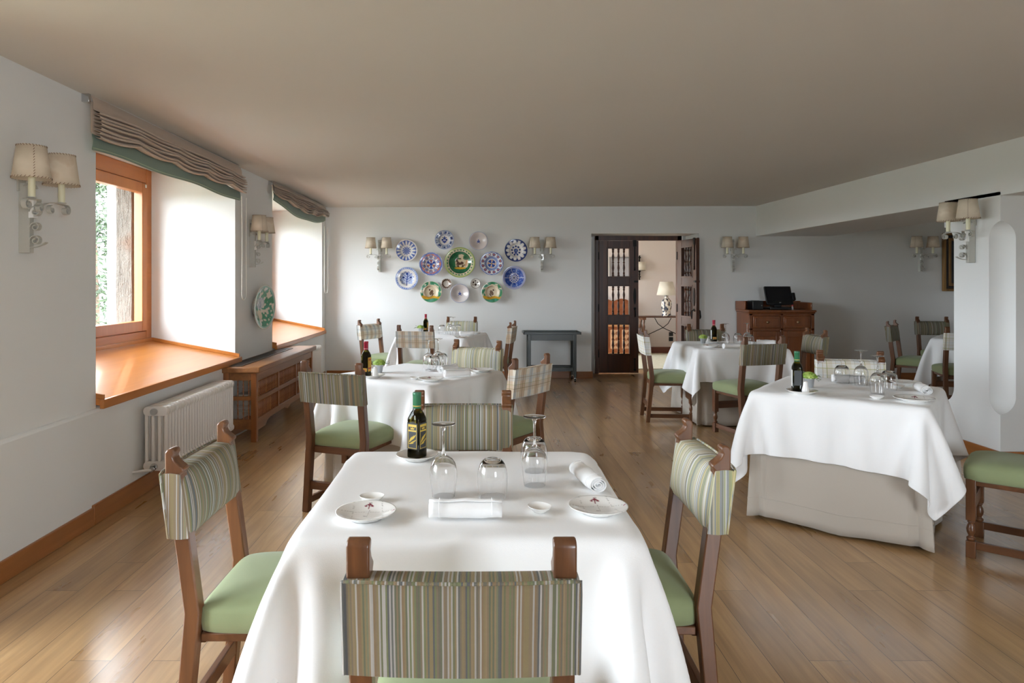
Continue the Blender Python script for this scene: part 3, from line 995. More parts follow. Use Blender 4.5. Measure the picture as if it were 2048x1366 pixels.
def k_scene(x, y, r, th):
    if r > .93: return mixc(GRNL, hexc('b8b45a'), .4)
    if r > .86: return mixc(CRM, GRNL, .35)
    if r > .78: return GRN if math.sin(th*26) > -.3 else CRM
    if r > .74: return CRM
    if r > .68: return GRND
    n = vn(x*5, y*5)
    c = mixc(CRM, hexc('cbb992'), n)
    if n > .48 and (y > .22 or y < -.25): c = mixc(GRN, GRND, vn(x*9, y*9))
    if x < -.3 or y < -.32: c = mixc(GRN, GRND, vn(x*7, y*7, 2))
    if r > .56: c = mixc(GRND, GRN, vn(x*9, y*9))
    if ell(x, y, .02, -.36, .38, .07) < 1: c = YEL
    # prancing horse and rider
    if ell(x, y, 0, -.04, .24, .11, .15) < 1 or ell(x, y, -.2, .12, .07, .15, .5) < 1 or ell(x, y, -.24, .22, .10, .05, .4) < 1: c = BRN
    for lx, a in ((-.18, .7), (-.1, .3), (.16, -.4), (.24, -.8)):
        if ell(x, y, lx, -.2, .03, .14, a) < 1: c = BRN
    if ell(x, y, .0, .12, .06, .12) < 1: c = hexc('d7c7a2')
    if ell(x, y, .0, .27, .05, .05) < 1: c = BRN
    if abs(x-.42-.05*math.sin(y*6)) < .03 and -.25 < y < .25: c = ORG
    if ell(x, y, .4, .3, .2, .12) < 1: c = GRND
    return c
def k_star(x, y, r, th):
    if r > .95: return BLU2
    if r > .60:
        u = (th/(2*PI)*12) % 1; c = WHT
        if ell(u, r, .5, .77, .36, .13) < 1: c = BLU
        if ell(u, r, .5, .77, .17, .07) < 1: c = ORG
        if r > .9 and abs(u-.5) > .3: c = DBL
        return c
    if r > .42: return mixc(BLU2, WHT, .25)
    if r > .39: return WHT
    c = WHT
    if r < .33 and abs(math.sin(th*2+.3)) > .55: c = BLU
    if .18 < r < .34 and abs(math.sin(th*2+.3)) < .3: c = ORG
    if r < .07: c = YEL
    return c
def k_tree(x, y, r, th):
    if r > .95: return mixc(BLU2, WHT, .4)
    if r > .82: return BLU2 if math.sin(th*34) > 0 else mixc(WHT, BLU2, .3)
    c = WHT
    q = .62*(.78+.22*abs(math.sin(th*6)))
    if r < q and y > -.45: c = mixc(hexc('a9bbe2'), WHT, vn(x*5, y*5)*.6)
    if q-.05 < r < q and y > -.45: c = BLU
    if abs(x-.04*math.sin(y*5)) < .035 and y < .45 and y > -.65: c = BLU
    for sx in (-1, 1):
        for yy in (-.3, -.1, .12):
            if abs(y-(yy+abs(x)*.7)) < .025 and 0 < x*sx < .36: c = BLU
        if ell(x, y, .33*sx, .1, .10, .10) < 1: c = BLU
        if ell(x, y, .33*sx, .1, .05, .05) < 1: c = DBL
    if ell(x, y, 0, .42, .11, .11) < 1: c = BLU
    return c
def k_mosaic(x, y, r, th):
    if r > .80: return mixc(hexc('b5b1c4'), BLU2, .25)
    if r > .42:
        c = BLU if vn(th*5, r*14) > .38 else BLU2
        if abs(math.sin(th*5)) < .12: c = mixc(WHT, BLU2, .3)
        return c
    if r > .38: return WHT
    c = WHT
    if abs(math.sin(th*6)) > .4 and r > .1: c = BLU
    if r < .1: c = DBL
    if .28 < r < .31: c = BLU
    return c
def bird(flip):
    def f(x, y, r, th):
        if r > .965: return hexc('cfd3bc')
        n = vn(x*6+flip*9, y*6)
        c = CRM
        if r > .66+.12*vn(th*3+flip, 2): c = mixc(GRN, TUR, n)
        if r > .75 and n > .72: c = CRM
        if y < -.40+.05*math.sin(x*7): c = mixc(YEL, hexc('b98a2a'), n)
        if y < -.64+.05*math.sin(x*5): c = mixc(GRN, TUR, n)
        X = x*flip
        if ell(X, y, .03, -.05, .15, .26, -.5) < 1: c = mixc(BRN, hexc('8c7358'), vn(x*14, y*14))
        if ell(X, y, -.13, .20, .08, .08) < 1: c = BRN
        if ell(X, y, .14, -.26, .05, .2, -.6) < 1: c = BRN
        if abs(X+.02) < .018 and -.45 < y < -.2: c = BRN
        if r < .6 and y > .25 and h2(round(x*11), round(y*11)) > .93: c = ORG
        return c
    return f
def k_lace(x, y, r, th):
    if r > .9: return hexc('cabfb5')
    if r > .60: return BRN if abs(math.sin(th*8)) > .35 else hexc('c9beb4')
    return hexc('ddd5cc') if abs(math.sin(th*8)) > .3 or r < .12 else hexc('9b8676')
def k_spots(x, y, r, th):
    if r > .92: return hexc('7d6f66')
    c = hexc('dcd8d0')
    for cx, cy, q in ((0, -.22, .24), (-.42, .22, .16), (.42, .22, .13), (0, .52, .13), (-.5, -.25, .1), (.52, -.3, .1), (.05, .18, .1)):
        if ell(x, y, cx, cy, q, q) < 1: c = hexc('43302a')
    return c
def k_pier(x, y, r, th):
    if r > .95: return hexc('c9c6ba')
    if r > .88: return mixc(TUR, WHT, .4)
    n = vn(x*10, y*10, 3)
    c = mixc(CRM, WHT, .5)
    if n > .47: c = mixc(TUR, mixc(GRN, WHT, .25), vn(x*19, y*19))
    if ell(x, y, .0, .15, .34, .26) < 1: c = mixc(hexc('8d94a0'), WHT, vn(x*11, y*11))
    if ell(x, y, -.05, -.35, .2, .2) < 1: c = CRM
    return c
def k_modern(x, y, r, th):
    c = hexc('f1f0ed')
    G = hexc('b9b6b2')
    if abs(x+.45+.1*y) < .008 or abs(x-.05) < .008 and y > -.2 or abs(x-.55+.15*y) < .008 or abs(y-.28+.25*x*x) < .008: c = G
    for k, (cx, cy) in enumerate(((.0, .74), (-.10, .70), (.10, .70), (0, .62))):
        if ell(x, y, cx, cy, .035, .10, (-.6, .6, 0, 0)[k-1] if k else 0) < 1: c = hexc('7d2238')
    if ell(x, y, -.03, -.12, .06, .02) < 1: c = hexc('6a5a6a')
    if ell(x, y, .9, .05, .08, .03, .8) < 1: c = hexc('9a3a66')
    return c
def painted(m_, nang, kfun, R, prof, name, backc=None, bk=1.0):
    """disc of revolution about local z; prof = list of (r, z) front profile from the centre; back offset"""
    nr = len(prof)
    vs = [(0, 0, prof[0][1])]; cols = []
    for r, z in prof[1:]:
        for i in range(nang):
            a = 2*PI*i/nang; vs.append((r*math.cos(a), r*math.sin(a), z))
    k = len(vs)
    back = [(prof[-1][0], prof[-1][1]-.004*bk), (prof[-1][0]*.93, prof[-1][1]-.010*bk), (prof[-1][0]*.6, prof[0][1]-.006*bk), (prof[-1][0]*.56, prof[0][1]-.014*bk), (prof[-1][0]*.50, prof[0][1]-.014*bk), (prof[-1][0]*.48, prof[0][1]-.006*bk)]
    for r, z in back:
        for i in range(nang):
            a = 2*PI*i/nang; vs.append((r*math.cos(a), r*math.sin(a), z))
    vs.append((0, 0, prof[0][1]-.006))
    fs = []
    for i in range(nang): fs.append((0, 1+i, 1+(i+1) % nang))
    rings = (nr-1)+len(back)
    for j in range(rings-1):
        for i in range(nang):
            a = 1+j*nang+i; b_ = 1+j*nang+(i+1) % nang
            fs.append((a, a+nang, b_+nang, b_))
    last = 1+(rings-1)*nang
    for i in range(nang): fs.append((len(vs)-1, last+(i+1) % nang, last+i))
    me = D.meshes.new(name); me.from_pydata(vs, [], fs); me.update()
    ca = me.color_attributes.new('Col', 'FLOAT_COLOR', 'POINT')
    bc = backc or hexc('cfc8bd')
    arr = np.ones((len(vs), 4), dtype=np.float32)
    for i, v in enumerate(vs):
        if i < k:
            r = math.hypot(v[0], v[1])/R; c = kfun(v[0]/R, v[1]/R, r, math.atan2(v[1], v[0])+PI)
        else: c = bc
        arr[i, :3] = lin(c)
    ca.data.foreach_set('color', arr.ravel())
    me.materials.append(GLAZE)
    for p in me.polygons: p.use_smooth = True
    o = D.objects.new(name, me); COL.objects.link(o)
    return o
def dish_prof(R, depth, n=44, flat=.0, rimw=0):
    out = []
    for i in range(n+1):
        r = R*i/n; t = i/n
        z = depth*(sm(flat, 1.0, t)) if not rimw else depth*(sm(.45, .66, t)*.75+.25*sm(.6, 1, t))
        out.append((r, z))
    return out
P_ = [
 (812.8, 501.5, 22.5, k_burst, 1, 'blue and white plate with a starburst, far left of the upper row'),
 (888.9, 480.0, 19.0, k_flowerrim, 1, 'small blue plate with flower centre, topmost left of the display'),
 (956.9, 482.4, 18.6, k_bowl, 0, 'plain pinkish white bowl with tiny blue flower, top right of centre'),
 (1031.9, 501.1, 22.7, k_dotrose, 1, 'navy and white plate with a rose bouquet, far right of the upper row'),
 (862.2, 528.3, 24.0, k_pinkblue, 1, 'blue plate with pink and ochre lobes, left of the green plate'),
 (920.0, 525.4, 30.3, k_scene, 2, 'largest green glazed plate with a horse scene, in the middle'),
 (983.3, 527.1, 23.4, k_star, 1, 'blue plate with orange dots and star centre, right of the green plate'),
 (814.1, 557.2, 22.9, k_tree, 1, 'pale blue plate with a flowering tree, lower far left'),
 (1028.2, 555.6, 23.6, k_mosaic, 2, 'violet blue bowl with wide plain rim, lower far right'),
 (862.0, 584.0, 21.5, bird(1), 1, 'green rimmed plate with a bird, bottom left of the display'),
 (893.0, 567.5, 10.5, k_lace, 0, 'tiny brown dish with lace pattern, under the green plate at left'),
 (919.6, 587.0, 19.0, k_bowl, 0, 'plain pinkish white bowl with blue star flower, bottom centre'),
 (951.2, 567.0, 10.0, k_spots, 0, 'tiny white dish with dark spots, under the green plate at right'),
 (984.0, 584.5, 21.3, bird(-1), 1, 'green rimmed plate with a bird, bottom right of the display'),
]
for px, py, pr, kf, kind, lb in P_:
    Yp = 9.98
    for _ in range(4): Yp = by((px-CX)*Yp/FPX)-.05
    X = (px-CX)*Yp/FPX; Z = CZ-(py-CY)*Yp/FPX; R = pr*Yp/FPX
    depth = (.055 if kind == 0 else .04)*(R/.15)
    o = painted(None, 96, kf, R, dish_prof(R, depth, 40, .25 if kind == 0 else .3, rimw=(kind == 1)), 'wall_plate')
    o.location = (X, Yp+.03-.02*(R/.2), Z); o.rotation_euler = (PI/2, 0, .03)
    o.rotation_euler = (PI/2-.06, 0, 0)
    tag(o, lb, 'plate', 'painted plates on the back wall')
R = .225
o = painted(None, 96, k_pier, R, dish_prof(R, .06, 44, .2), 'wall_dish')
o.location = (fx(6.87)+.05, 6.87, 1.155); o.rotation_euler = (PI/2+.03, 0, PI/2-.16)
tag(o, 'large green and grey painted dish hung between the windows', 'plate')

# ------------------------------------------------------------------ chairs
def post_mb(sx):
    """rear post, seen from the side a bent bar with a carved scroll on top; local chair faces +y"""
    m = MB(); x0, x1 = sx-.0215, sx+.0215
    poly = [(-.262, 0), (-.222, 0), (-.178, .455), (-.230, .855), (-.223, .862), (-.223, .870), (-.234, .878), (-.248, .890),
            (-.254, .903), (-.249, .912), (-.249, .921), (-.257, .927), (-.270, .924), (-.277, .915), (-.276, .86), (-.222, .455)]
    m.prism(poly, x0, x1, 'yz')
    return m
def front_leg(parent, sx):
    m = MB(); y = .185
    m.box(sx-.021, sx+.021, y-.021, y+.021, .19, .40)
    m.box(sx-.021, sx+.021, y-.021, y+.021, 0, .085)
    m.lathe([(.014, .083), (.020, .092), (.0205, .100), (.012, .106), (.012, .112), (.019, .128), (.021, .142), (.0175, .160), (.011, .174), (.0165, .178), (.0165, .183), (.012, .187), (.012, .192)], 16, (sx, y, 0))
    return m.build('front_leg', CHAIRWOOD, parent, bevel=.003, smooth=True)
def pad_mb(bulge=.028, bow=.012):
    W = .2165; zc0, zc1 = .672, .853
    nx, nz = 26, 12
    def yb(z): return -.178-(z-.455)*(.052/.4)-.054      # rear face of posts
    outer = []
    for i in range(nx+1):
        u = -1+2*i/nx; x = W*u
        ring = []
        bw = bow*(1-u*u)
        # rear, going up
        for j in range(nz+1):
            z = zc0+(zc1-zc0)*j/nz
            ring.append((x, yb(z)-.004-bw, z))
        th = .060
        # top edge forward
        for k in range(1, 4):
            ring.append((x, yb(zc1)-.004-bw+(th*.9)*k/4, zc1+.004*math.sin(PI*k/4)))
        for j in range(nz+1):
            z = zc1-(zc1-zc0)*j/nz; v = math.sin(PI*j/nz)**.6
            ring.append((x, yb(z)+th*.88+bulge*v*(1-abs(u)**3)-bw*.6, z))
        for k in range(1, 4):
            ring.append((x, yb(zc0)-.004-bw+th*.9*(4-k)/4, zc0-.003*math.sin(PI*k/4)))
        outer.append(ring)
    m = MB(); n = len(outer[0])
    vs = [p for r in outer for p in r]; fs = []
    for i in range(nx):
        for j in range(n):
            j2 = (j+1) % n
            fs.append((i*n+j, i*n+j2, (i+1)*n+j2, (i+1)*n+j))
    fs.append(tuple(range(n))); fs.append(tuple(nx*n+j for j in range(n)))
    m.add(vs, fs)
    return m
def piping_mb():
    W = .218; pts = []
    def yb(z): return -.178-(z-.455)*(.052/.4)-.054
    z0, z1 = .673, .855
    for k in range(8): z = z0+(z1-z0)*k/7; pts.append((-W, yb(z)-.003, z))
    for k in range(1, 16): u = -1+2*k/16; pts.append((W*u, yb(z1)-.006-.012*(1-u*u), z1+.002))
    for k in range(8): z = z1-(z1-z0)*k/7; pts.append((W, yb(z)-.003, z))
    m = MB(); m.tube(pts, .0035, 6)
    return m
def seat_mb():
    nx = ny = 20; top = []; m = MB()
    def outline(u, v):
        x = .205*u*(1+.03*v); y = .015+.205*v
        k = max(0, abs(u)**6*abs(v)**6); s = 1-.06*k
        return x*s, y*s
    for i in range(nx+1):
        row = []
        for j in range(ny+1):
            u, v = -1+2*i/nx, -1+2*j/ny
            x, y = outline(u, v)
            d = (1-abs(u)**3.2)*(1-abs(v)**3.2)
            row.append((x, y, .462+.038*d**.6))
        top.append(row)
    vs = [p for r in top for p in r]; n = ny+1
    fs = [(i*n+j, (i+1)*n+j, (i+1)*n+j+1, i*n+j+1) for i in range(nx) for j in range(ny)]
    edge = [(i, 0) for i in range(nx+1)]+[(nx, j) for j in range(1, ny+1)]+[(i, ny) for i in range(nx-1, -1, -1)]+[(0, j) for j in range(ny-1, 0, -1)]
    k0 = len(vs); E = len(edge)
    lv = [(.450, 1.012), (.425, 1.015), (.398, 1.0), (.392, .97)]
    for z, s in lv:
        for i, j in edge:
            p = top[i][j]; vs.append((p[0]*s, .015+(p[1]-.015)*s, z))
    prev = [i*n+j for i, j in edge]
    for q in range(len(lv)):
        cur = [k0+q*E+e for e in range(E)]
        for e in range(E): fs.append((prev[e], prev[(e+1) % E], cur[(e+1) % E], cur[e]))
        prev = cur
    fs.append(tuple(prev))
    m.add(vs, fs); return m
def make_chair(fab, label, first=False):
    t = empty('dining_chair', label, 'chair', (0, 0, 0), 0, 'dining chairs')
    seat_mb().build('seat', GREENCLOTH, t, smooth=True, angle=70)
    bk = pad_mb().build('backrest', fab, t, smooth=True, angle=55)
    piping_mb().build('piping', fab, bk, smooth=True)
    for sx in (-.191, .191): post_mb(sx).build('rear_leg', CHAIRWOOD, t, bevel=.004)
    for sx in (-.186, .186): front_leg(t, sx)
    for sx in (-.188, .188):
        m = MB(); m.box(sx-.011, sx+.011, -.225, .17, .045, .085); m.build('side_stretcher', CHAIRWOODY, t, bevel=.003)
    m = MB(); m.box(-.172, .172, -.232, -.21, .135, .185); m.build('rear_stretcher', CHAIRWOODX, t, bevel=.003)
    m = MB(); m.box(-.168, .168, .175, .197, .22, .285); m.build('front_stretcher', CHAIRWOODX, t, bevel=.003)
    m = MB(); m.box(-.17, .17, -.195, -.175, .352, .395); m.box(-.165, .165, .165, .185, .352, .392); m.box(-.195, -.175, -.18, .17, .368, .392); m.box(.175, .195, -.18, .17, .368, .392)
    m.build('seat_rail', CHAIRWOODX, t, bevel=.003)
    return t
proto = {}
CH = [  # post-top centre, facing, fabric, label
 ((-.035, 1.268), (0, 1), 'D', 'striped-back chair seen from behind, nearest the camera'),
 ((-.885, 2.155), (1, .0), 'D', 'striped-back chair at the left end of the nearest table, beside the radiator'),
 ((.716, 2.19), (-1, .02), 'L', 'striped-back chair at the right side of the nearest table'),
 ((-.077, 3.01), (0, -1), 'D', 'striped-back chair at the far side of the nearest table, behind the oil bottle'),
 ((-.893, 4.09), (.364, .931), 'D', 'striped-back chair with its back to us, left of the second table, near the spindle cabinet'),
 ((.33, 4.425), (-.8, .6), 'W', 'tan plaid-back chair at the right corner of the second table'),
 ((-.024, 5.645), (-.38, -.925), 'L', 'pale striped-back chair at the far side of the second table'),
 ((-1.44, 8.82), (.87, -.5), 'W', 'plaid-back chair by the left back corner of the room'),
 ((-.727, 7.58), (.24, .97), 'W', 'tan plaid-back chair seen from behind before the farthest left table'),
 ((.394, 8.34), (-.98, .19), 'W', 'plaid-back chair seen nearly edge-on, left of the dark trolley'),
 ((-.26, 9.52), (-.15, -.99), 'L', 'striped-back chair against the back wall behind the farthest left table'),
 ((1.67, 7.03), (1, -.08), 'C', 'cream plaid-back chair seen edge-on in front of the open doorway'),
 ((2.5, 6.02), (-.26, .965), 'D', 'striped-back chair with its back to us in front of the sideboard table'),
 ((2.58, 7.83), (0, -1), 'D', 'striped-back chair behind the red-capped bottle, below the right door leaf'),
 ((3.44, 7.0), (-.98, -.0), 'D', 'striped-back chair turned sideways in front of the sideboard'),
 ((2.575, 4.76), (-.25, -.97), 'C', 'cream plaid-back chair at the far side of the large right table'),
 None,
 ((5.14, 8.54), (.73, -.68), 'D', 'dark striped chair in the side room, turned sideways'),
 ((6.28, 9.5), (-.1, -.99), 'D', 'dark striped chair against the far wall of the side room'),
 ((5.2, 7.28), (.3, .95), 'C', 'cream plaid-back chair half hidden behind the white column'),
]
FAB = {'D': STRIPE_D, 'L': STRIPE_LIT, 'W': PLAID_W, 'C': PLAID_C}
def place_chair(origin, f, fab, lb):
    rz = face_rz(*f)
    if fab not in proto:
        t = make_chair(FAB[fab], lb); proto[fab] = t; t.location = origin; t.rotation_euler = (0, 0, rz)
    else: dup(proto[fab], origin, rz, lb)
for c in CH:
    if c is None: continue
    (X, Y), f, fab, lb = c
    n = math.hypot(*f); f = (f[0]/n, f[1]/n)
    place_chair((X+.262*f[0], Y+.262*f[1], 0), f, fab, lb)
f = (-.75, .66)
place_chair((2.765, 3.50, 0), f, 'D', 'chair at the right edge, only its green seat and turned legs in view')

# ------------------------------------------------------------------ tables, underskirts, cloths
def make_table(cx, cy, rz, label):
    t = empty('dining_table', label, 'table', (cx, cy, 0), rz, 'square dining tables')
    m = MB(); m.box(-.435, .435, -.435, .435, .705, .732); m.build('tabletop', CHAIRWOODX, t, bevel=.004)
    for x in (-.34, .34):
        for y in (-.34, .34):
            m = MB(); m.box(x-.03, x+.03, y-.03, y+.03, 0, .72); m.build('leg', CHAIRWOOD, t, bevel=.004)
    return t
def make_skirt(cx, cy, rz, seed, label, flare=.02):
    rr = random.Random(seed); ph = [rr.uniform(0, 6.28) for _ in range(8)]
    a = .428; per = []
    # outline with inverted box pleats beside each corner and one seam per side
    side = []
    n = 64
    for k in range(n):
        u = -1+2*k/n
        side.append(u)
    P = []
    levels = 15
    for s in range(4):
        for u in side:
            col = []
            for j in range(levels+1):
                v = j/levels                        # 0 top .. 1 hem
                z = .736-(.736-.018)*v
                d = abs(abs(u)-.90)
                pleat = -.030*v*math.exp(-(d/.035)**2)
                wav = (.010*math.sin(u*5+ph[s])+.006*math.sin(u*11+ph[s+2]))*v
                corner = .030*v*math.exp(-((1-abs(u))/.10)**2)
                seam = -.004*math.exp(-((u-.02)/.02)**2)*v
                out_ = a+pleat+wav+seam+flare*v+corner*.5
                along = u*a*(1+.0*v)+(math.copysign(1, u)*corner)
                zz = z+(.006*math.sin(u*4+ph[s+3]))*v
                q = [(along, -out_), (out_, along), (-along, out_), (-out_, -along)][s]
                col.append((q[0], q[1], zz))
            P.append(col)
    m = MB(); m.grid(P, close_u=True)
    # flat top over the table
    n0 = len(m.v)
    top = [P[i][0] for i in range(0, len(P))]
    m.add(top, [tuple(range(len(top)))])
    o = m.build('underskirt', BEIGE, None, smooth=True, solid=.003, angle=60, loc=(cx, cy, 0), rz=rz)
    P2 = []
    hem = MB(); hem.tube([ (p[13][0]*1.003, p[13][1]*1.003, p[13][2]+.012) for p in P], .0012, 4, closed=True)
    hem.build('hem_stitching', BEIGE, o)
    return tag(o, label, 'tablecloth', 'beige floor-length underskirts')
def drape(a, top, L, N=73, off=(0,0), rot=0.05, seed=1, steps=210, iters=50, skirt=0.004):
    rng = np.random.RandomState(seed)
    g = np.linspace(-L/2, L/2, N)
    U, V = np.meshgrid(g, g, indexing='ij')
    c, s = np.cos(rot), np.sin(rot)
    p = np.stack([c*U - s*V + off[0], s*U + c*V + off[1], np.full_like(U, top)], -1)
    p[..., 2] += rng.uniform(0, .002, U.shape)
    q = p.copy()
    h = L/(N-1); dt = 1/45.
    ae = a + skirt
    def con(A, B, rest, k):
        d = B - A
        ln = np.sqrt((d*d).sum(-1, keepdims=True)) + 1e-9
        corr = d*(k*.5*(ln-rest)/ln)
        A += corr; B -= corr
    def soft(A, B, rest, k):   # resists compression only
        d = B - A
        ln = np.sqrt((d*d).sum(-1, keepdims=True)) + 1e-9
        corr = d*(k*.5*np.minimum(ln-rest, 0)/ln)
        A += corr; B -= corr
    # low-frequency random breeze, so that the folds differ
    ph = rng.uniform(0, 6.28, 6)
    for it in range(steps):
        v = (p-q)*.965
        q = p.copy()
        p = p + v
        p[..., 2] -= 9.8*dt*dt*.5
        if it < 40:
            w = .0006
            p[..., 0] += w*np.sin(5*V+ph[0]+it*.15)*np.sign(U)
            p[..., 1] += w*np.sin(5*U+ph[1]+it*.13)*np.sign(V)
        for k in range(iters):
            for s0 in (0, 1):
                con(p[s0:-1:2], p[s0+1::2], h, 1.); con(p[:, s0:-1:2], p[:, s0+1::2], h, 1.)
            for s0 in (0, 1):
                con(p[s0:-1:2, :-1], p[s0+1::2, 1:], h*1.4142, .2)
                con(p[s0:-1:2, 1:], p[s0+1::2, :-1], h*1.4142, .2)
            if k % 2 == 0:
                for s0 in (0, 1, 2, 3):
                    A, B = p[s0:-4:4], p[s0+4::4]; n = min(len(A), len(B)); soft(A[:n], B[:n], 4*h, .03)
                    A, B = p[:, s0:-4:4], p[:, s0+4::4]; n = min(A.shape[1], B.shape[1]); soft(A[:, :n], B[:, :n], 4*h, .03)
            x, y, z = p[..., 0], p[..., 1], p[..., 2]
            # below the table top
            dx = ae-np.abs(x); dy = ae-np.abs(y); dz = top-z
            ins = (dx > 0) & (dy > 0) & (dz > 0)
            m = np.minimum(np.minimum(dx, dy), dz)
            mz = ins & (dz <= m+1e-9)
            z[mz] = top
            # friction on top
            x[mz] = q[..., 0][mz] + (x[mz]-q[..., 0][mz])*.1
            y[mz] = q[..., 1][mz] + (y[mz]-q[..., 1][mz])*.1
            mx = ins & ~mz & (dx <= m+1e-9)
            x[mx] = np.sign(x[mx])*ae
            my = ins & ~mz & ~mx
            y[my] = np.sign(y[my])*ae
            z[z < .01] = .01
    for _ in range(1):                      # the hand of the cloth: soften the finest creases
        m_ = p.copy()
        m_[1:-1, 1:-1] = (p[:-2, 1:-1]+p[2:, 1:-1]+p[1:-1, :-2]+p[1:-1, 2:])/4
        flat = (p[..., 2] > top-.001) & (np.abs(p[..., 0]) < a-.03) & (np.abs(p[..., 1]) < a-.03)
        m_[flat] = p[flat]
        p = p*.75+m_*.25
    return p

TT = .7575
TABLES = [ # centre, rz, sim variant, quarter turns, label bits
 (-.035, 2.165, 0.0, 0, 0, 'nearest table, in front of the camera'),
 (-.454, 4.855, math.radians(-32.5), 1, 0, 'second table, left of centre'),
 (-.475, 8.565, math.radians(-17), 2, 1, 'farthest left table, below the wall plates'),
 (2.555, 7.05, math.radians(-1), 1, 2, 'table between the doorway and the sideboard'),
 (2.226, 4.13, math.radians(-38), 3, 0, 'large-looking table at right in front of the column'),
 (5.83, 7.93, math.radians(-41), 2, 3, 'table in the side room, behind the white column'),
]
sims = {}
PAR = {0: dict(L=1.61, off=(.03, .0), rot=.03, seed=3), 1: dict(L=1.60, off=(.0, -.02), rot=-.06, seed=8),
       2: dict(L=1.64, off=(.01, .01), rot=.05, seed=12), 3: dict(L=1.61, off=(.005, .005), rot=-.04, seed=21)}
for i, (cx, cy, rz, var, qt, lb) in enumerate(TABLES):
    make_table(cx, cy, rz, 'covered square table, the '+lb)
    make_skirt(cx, cy, rz, i+4, 'beige underskirt of the '+lb)
    if var not in sims: sims[var] = drape(.456, .7555, **PAR[var])
    g = sims[var]
    m = MB(); m.grid([[tuple(p) for p in row] for row in g])
    o = m.build('tablecloth', LINEN, None, smooth=True, solid=.0016, sub=1, angle=180, loc=(cx, cy, 0), rz=rz+qt*PI/2)
    o.modifiers['solid'].offset = 0
    tag(o, 'white linen tablecloth draped over the '+lb, 'tablecloth', 'white tablecloths')
# ------------------------------------------------------------------ tableware
def T(px, py, z=TT):
    Y = (CZ-z)*FPX/(py-CY); return ((px-CX)*Y/FPX, Y)
def shell(outer, th):
    """closed thin-walled profile of an upside-down vessel; outer from the rim up to the closed end"""
    inner = []
    for i, (r, z) in enumerate(outer):
        inner.append((max(r-th, .0004), z-(th*1.6 if i > len(outer)*.6 else 0)))
    return outer, inner
def make_wineglass(label):
    t = empty('wine_glass', label, 'glass', (0, 0, 0), 0, 'upturned stemmed glasses')
    out = [(.0335, 0), (.0365, .02), (.0395, .045), (.041, .065), (.040, .082), (.036, .098), (.028, .111), (.017, .119), (.008, .123)]
    inn = [(max(r-.0011, .0005), z-(.0 if i < 4 else .0016+.0012*(i-4)*.5)) for i, (r, z) in enumerate(out)]
    prof = [(.0335-.0011, .0)]+out
    prof = out+[(.0005, .1236), (.0005, .1195)]+inn[::-1]
    m = MB(); m.lathe(prof, 40, closed=True)
    m.build('bowl', GLASS, t, smooth=True, angle=80)
    m = MB(); m.lathe([(.0005, .1237), (.0085, .1238), (.0052, .132), (.0038, .150), (.0036, .175), (.0042, .195), (.0065, .206), (.0105, .2125), (.0005, .2126)], 24, cap=False)
    m.build('stem', GLASS, t, smooth=True, angle=80)
    m = MB(); m.lathe([(.0005, .2127), (.012, .2127), (.030, .2150), (.0355, .2165), (.036, .2175), (.030, .2178), (.0005, .2172)], 40, cap=False)
    m.build('foot', GLASS, t, smooth=True, angle=50)
    return t
def make_tumbler(label):
    out = [(.0405, 0), (.0435, .02), (.0455, .042), (.0455, .062), (.0430, .082), (.0375, .098), (.030, .108), (.024, .1125), (.0215, .1135)]
    inn = [(r-.0013, z) for r, z in out[:6]]+[(.028, .103), (.018, .107), (.0005, .1075)]
    prof = out+[(.020, .1125), (.0005, .1115)]+inn[::-1]
    m = MB(); m.lathe(prof, 40, closed=True)
    return tag(m.build('tumbler', GLASS, None, smooth=True, angle=80), label, 'glass', 'upturned stemless glasses')
def side_plate(R, label, deco=True):
    o = painted(None, 96, k_modern if deco else (lambda x, y, r, th: hexc('f1f0ed')), R, [(R*i/30, .009*sm(.35, 1.0, i/30)**1.1+.005*(i/30)**3) for i in range(31)], 'side_plate', hexc('f1f0ed'), .5)
    return tag(o, label, 'plate', 'white side plates')
def small_dish(label):
    m = MB(); m.lathe([(.0005, 0), (.016, 0), (.018, .002), (.031, .012), (.0345, .0165), (.0340, .0175), (.031, .0150), (.016, .0045), (.0005, .004)], 32, cap=False)
    o = m.build('small_dish', PORCELAIN, None, smooth=True, angle=60); o.scale = (1.05, .92, 1)
    return tag(o, label, 'dish', 'tiny white butter dishes')
def make_napkin(label, L_=.2, seed=1):
    rr = random.Random(seed); m = MB()
    turns = 3.3; n = 90; P = []
    for i in range(n+1):
        s = i/n; a = 2*PI*turns*s; r = .006+.0225*s
        r *= 1+.05*math.sin(a*1.0+seed)
        P.append((a, r))
    rows = []
    K = 14
    for a, r in P:
        row = []
        for k in range(K+1):
            u = k/K-.5
            w_ = 1+.05*math.sin(u*7+seed)+.03*math.sin(u*17+a)
            row.append((u*L_, r*w_*math.cos(a)*1.12, .027+r*w_*math.sin(a)*.92))
        rows.append(row)
    # loose outer end tucked down onto the table
    m.grid(rows)
    o = m.build('rolled_napkin', NAPKIN, None, smooth=True, solid=.0026, angle=180)
    for x in (-.36, .36):
        h = MB(); pts = [(x*L_, rows[j][K//2][1]*1.02, rows[j][K//2][2]*1.0+.0012) for j in range(62, n+1)]
        h.tube(pts, .0008, 4); h.build('hem_stitching', NAPKIN, o)
    return tag(o, label, 'napkin', 'rolled white napkins')
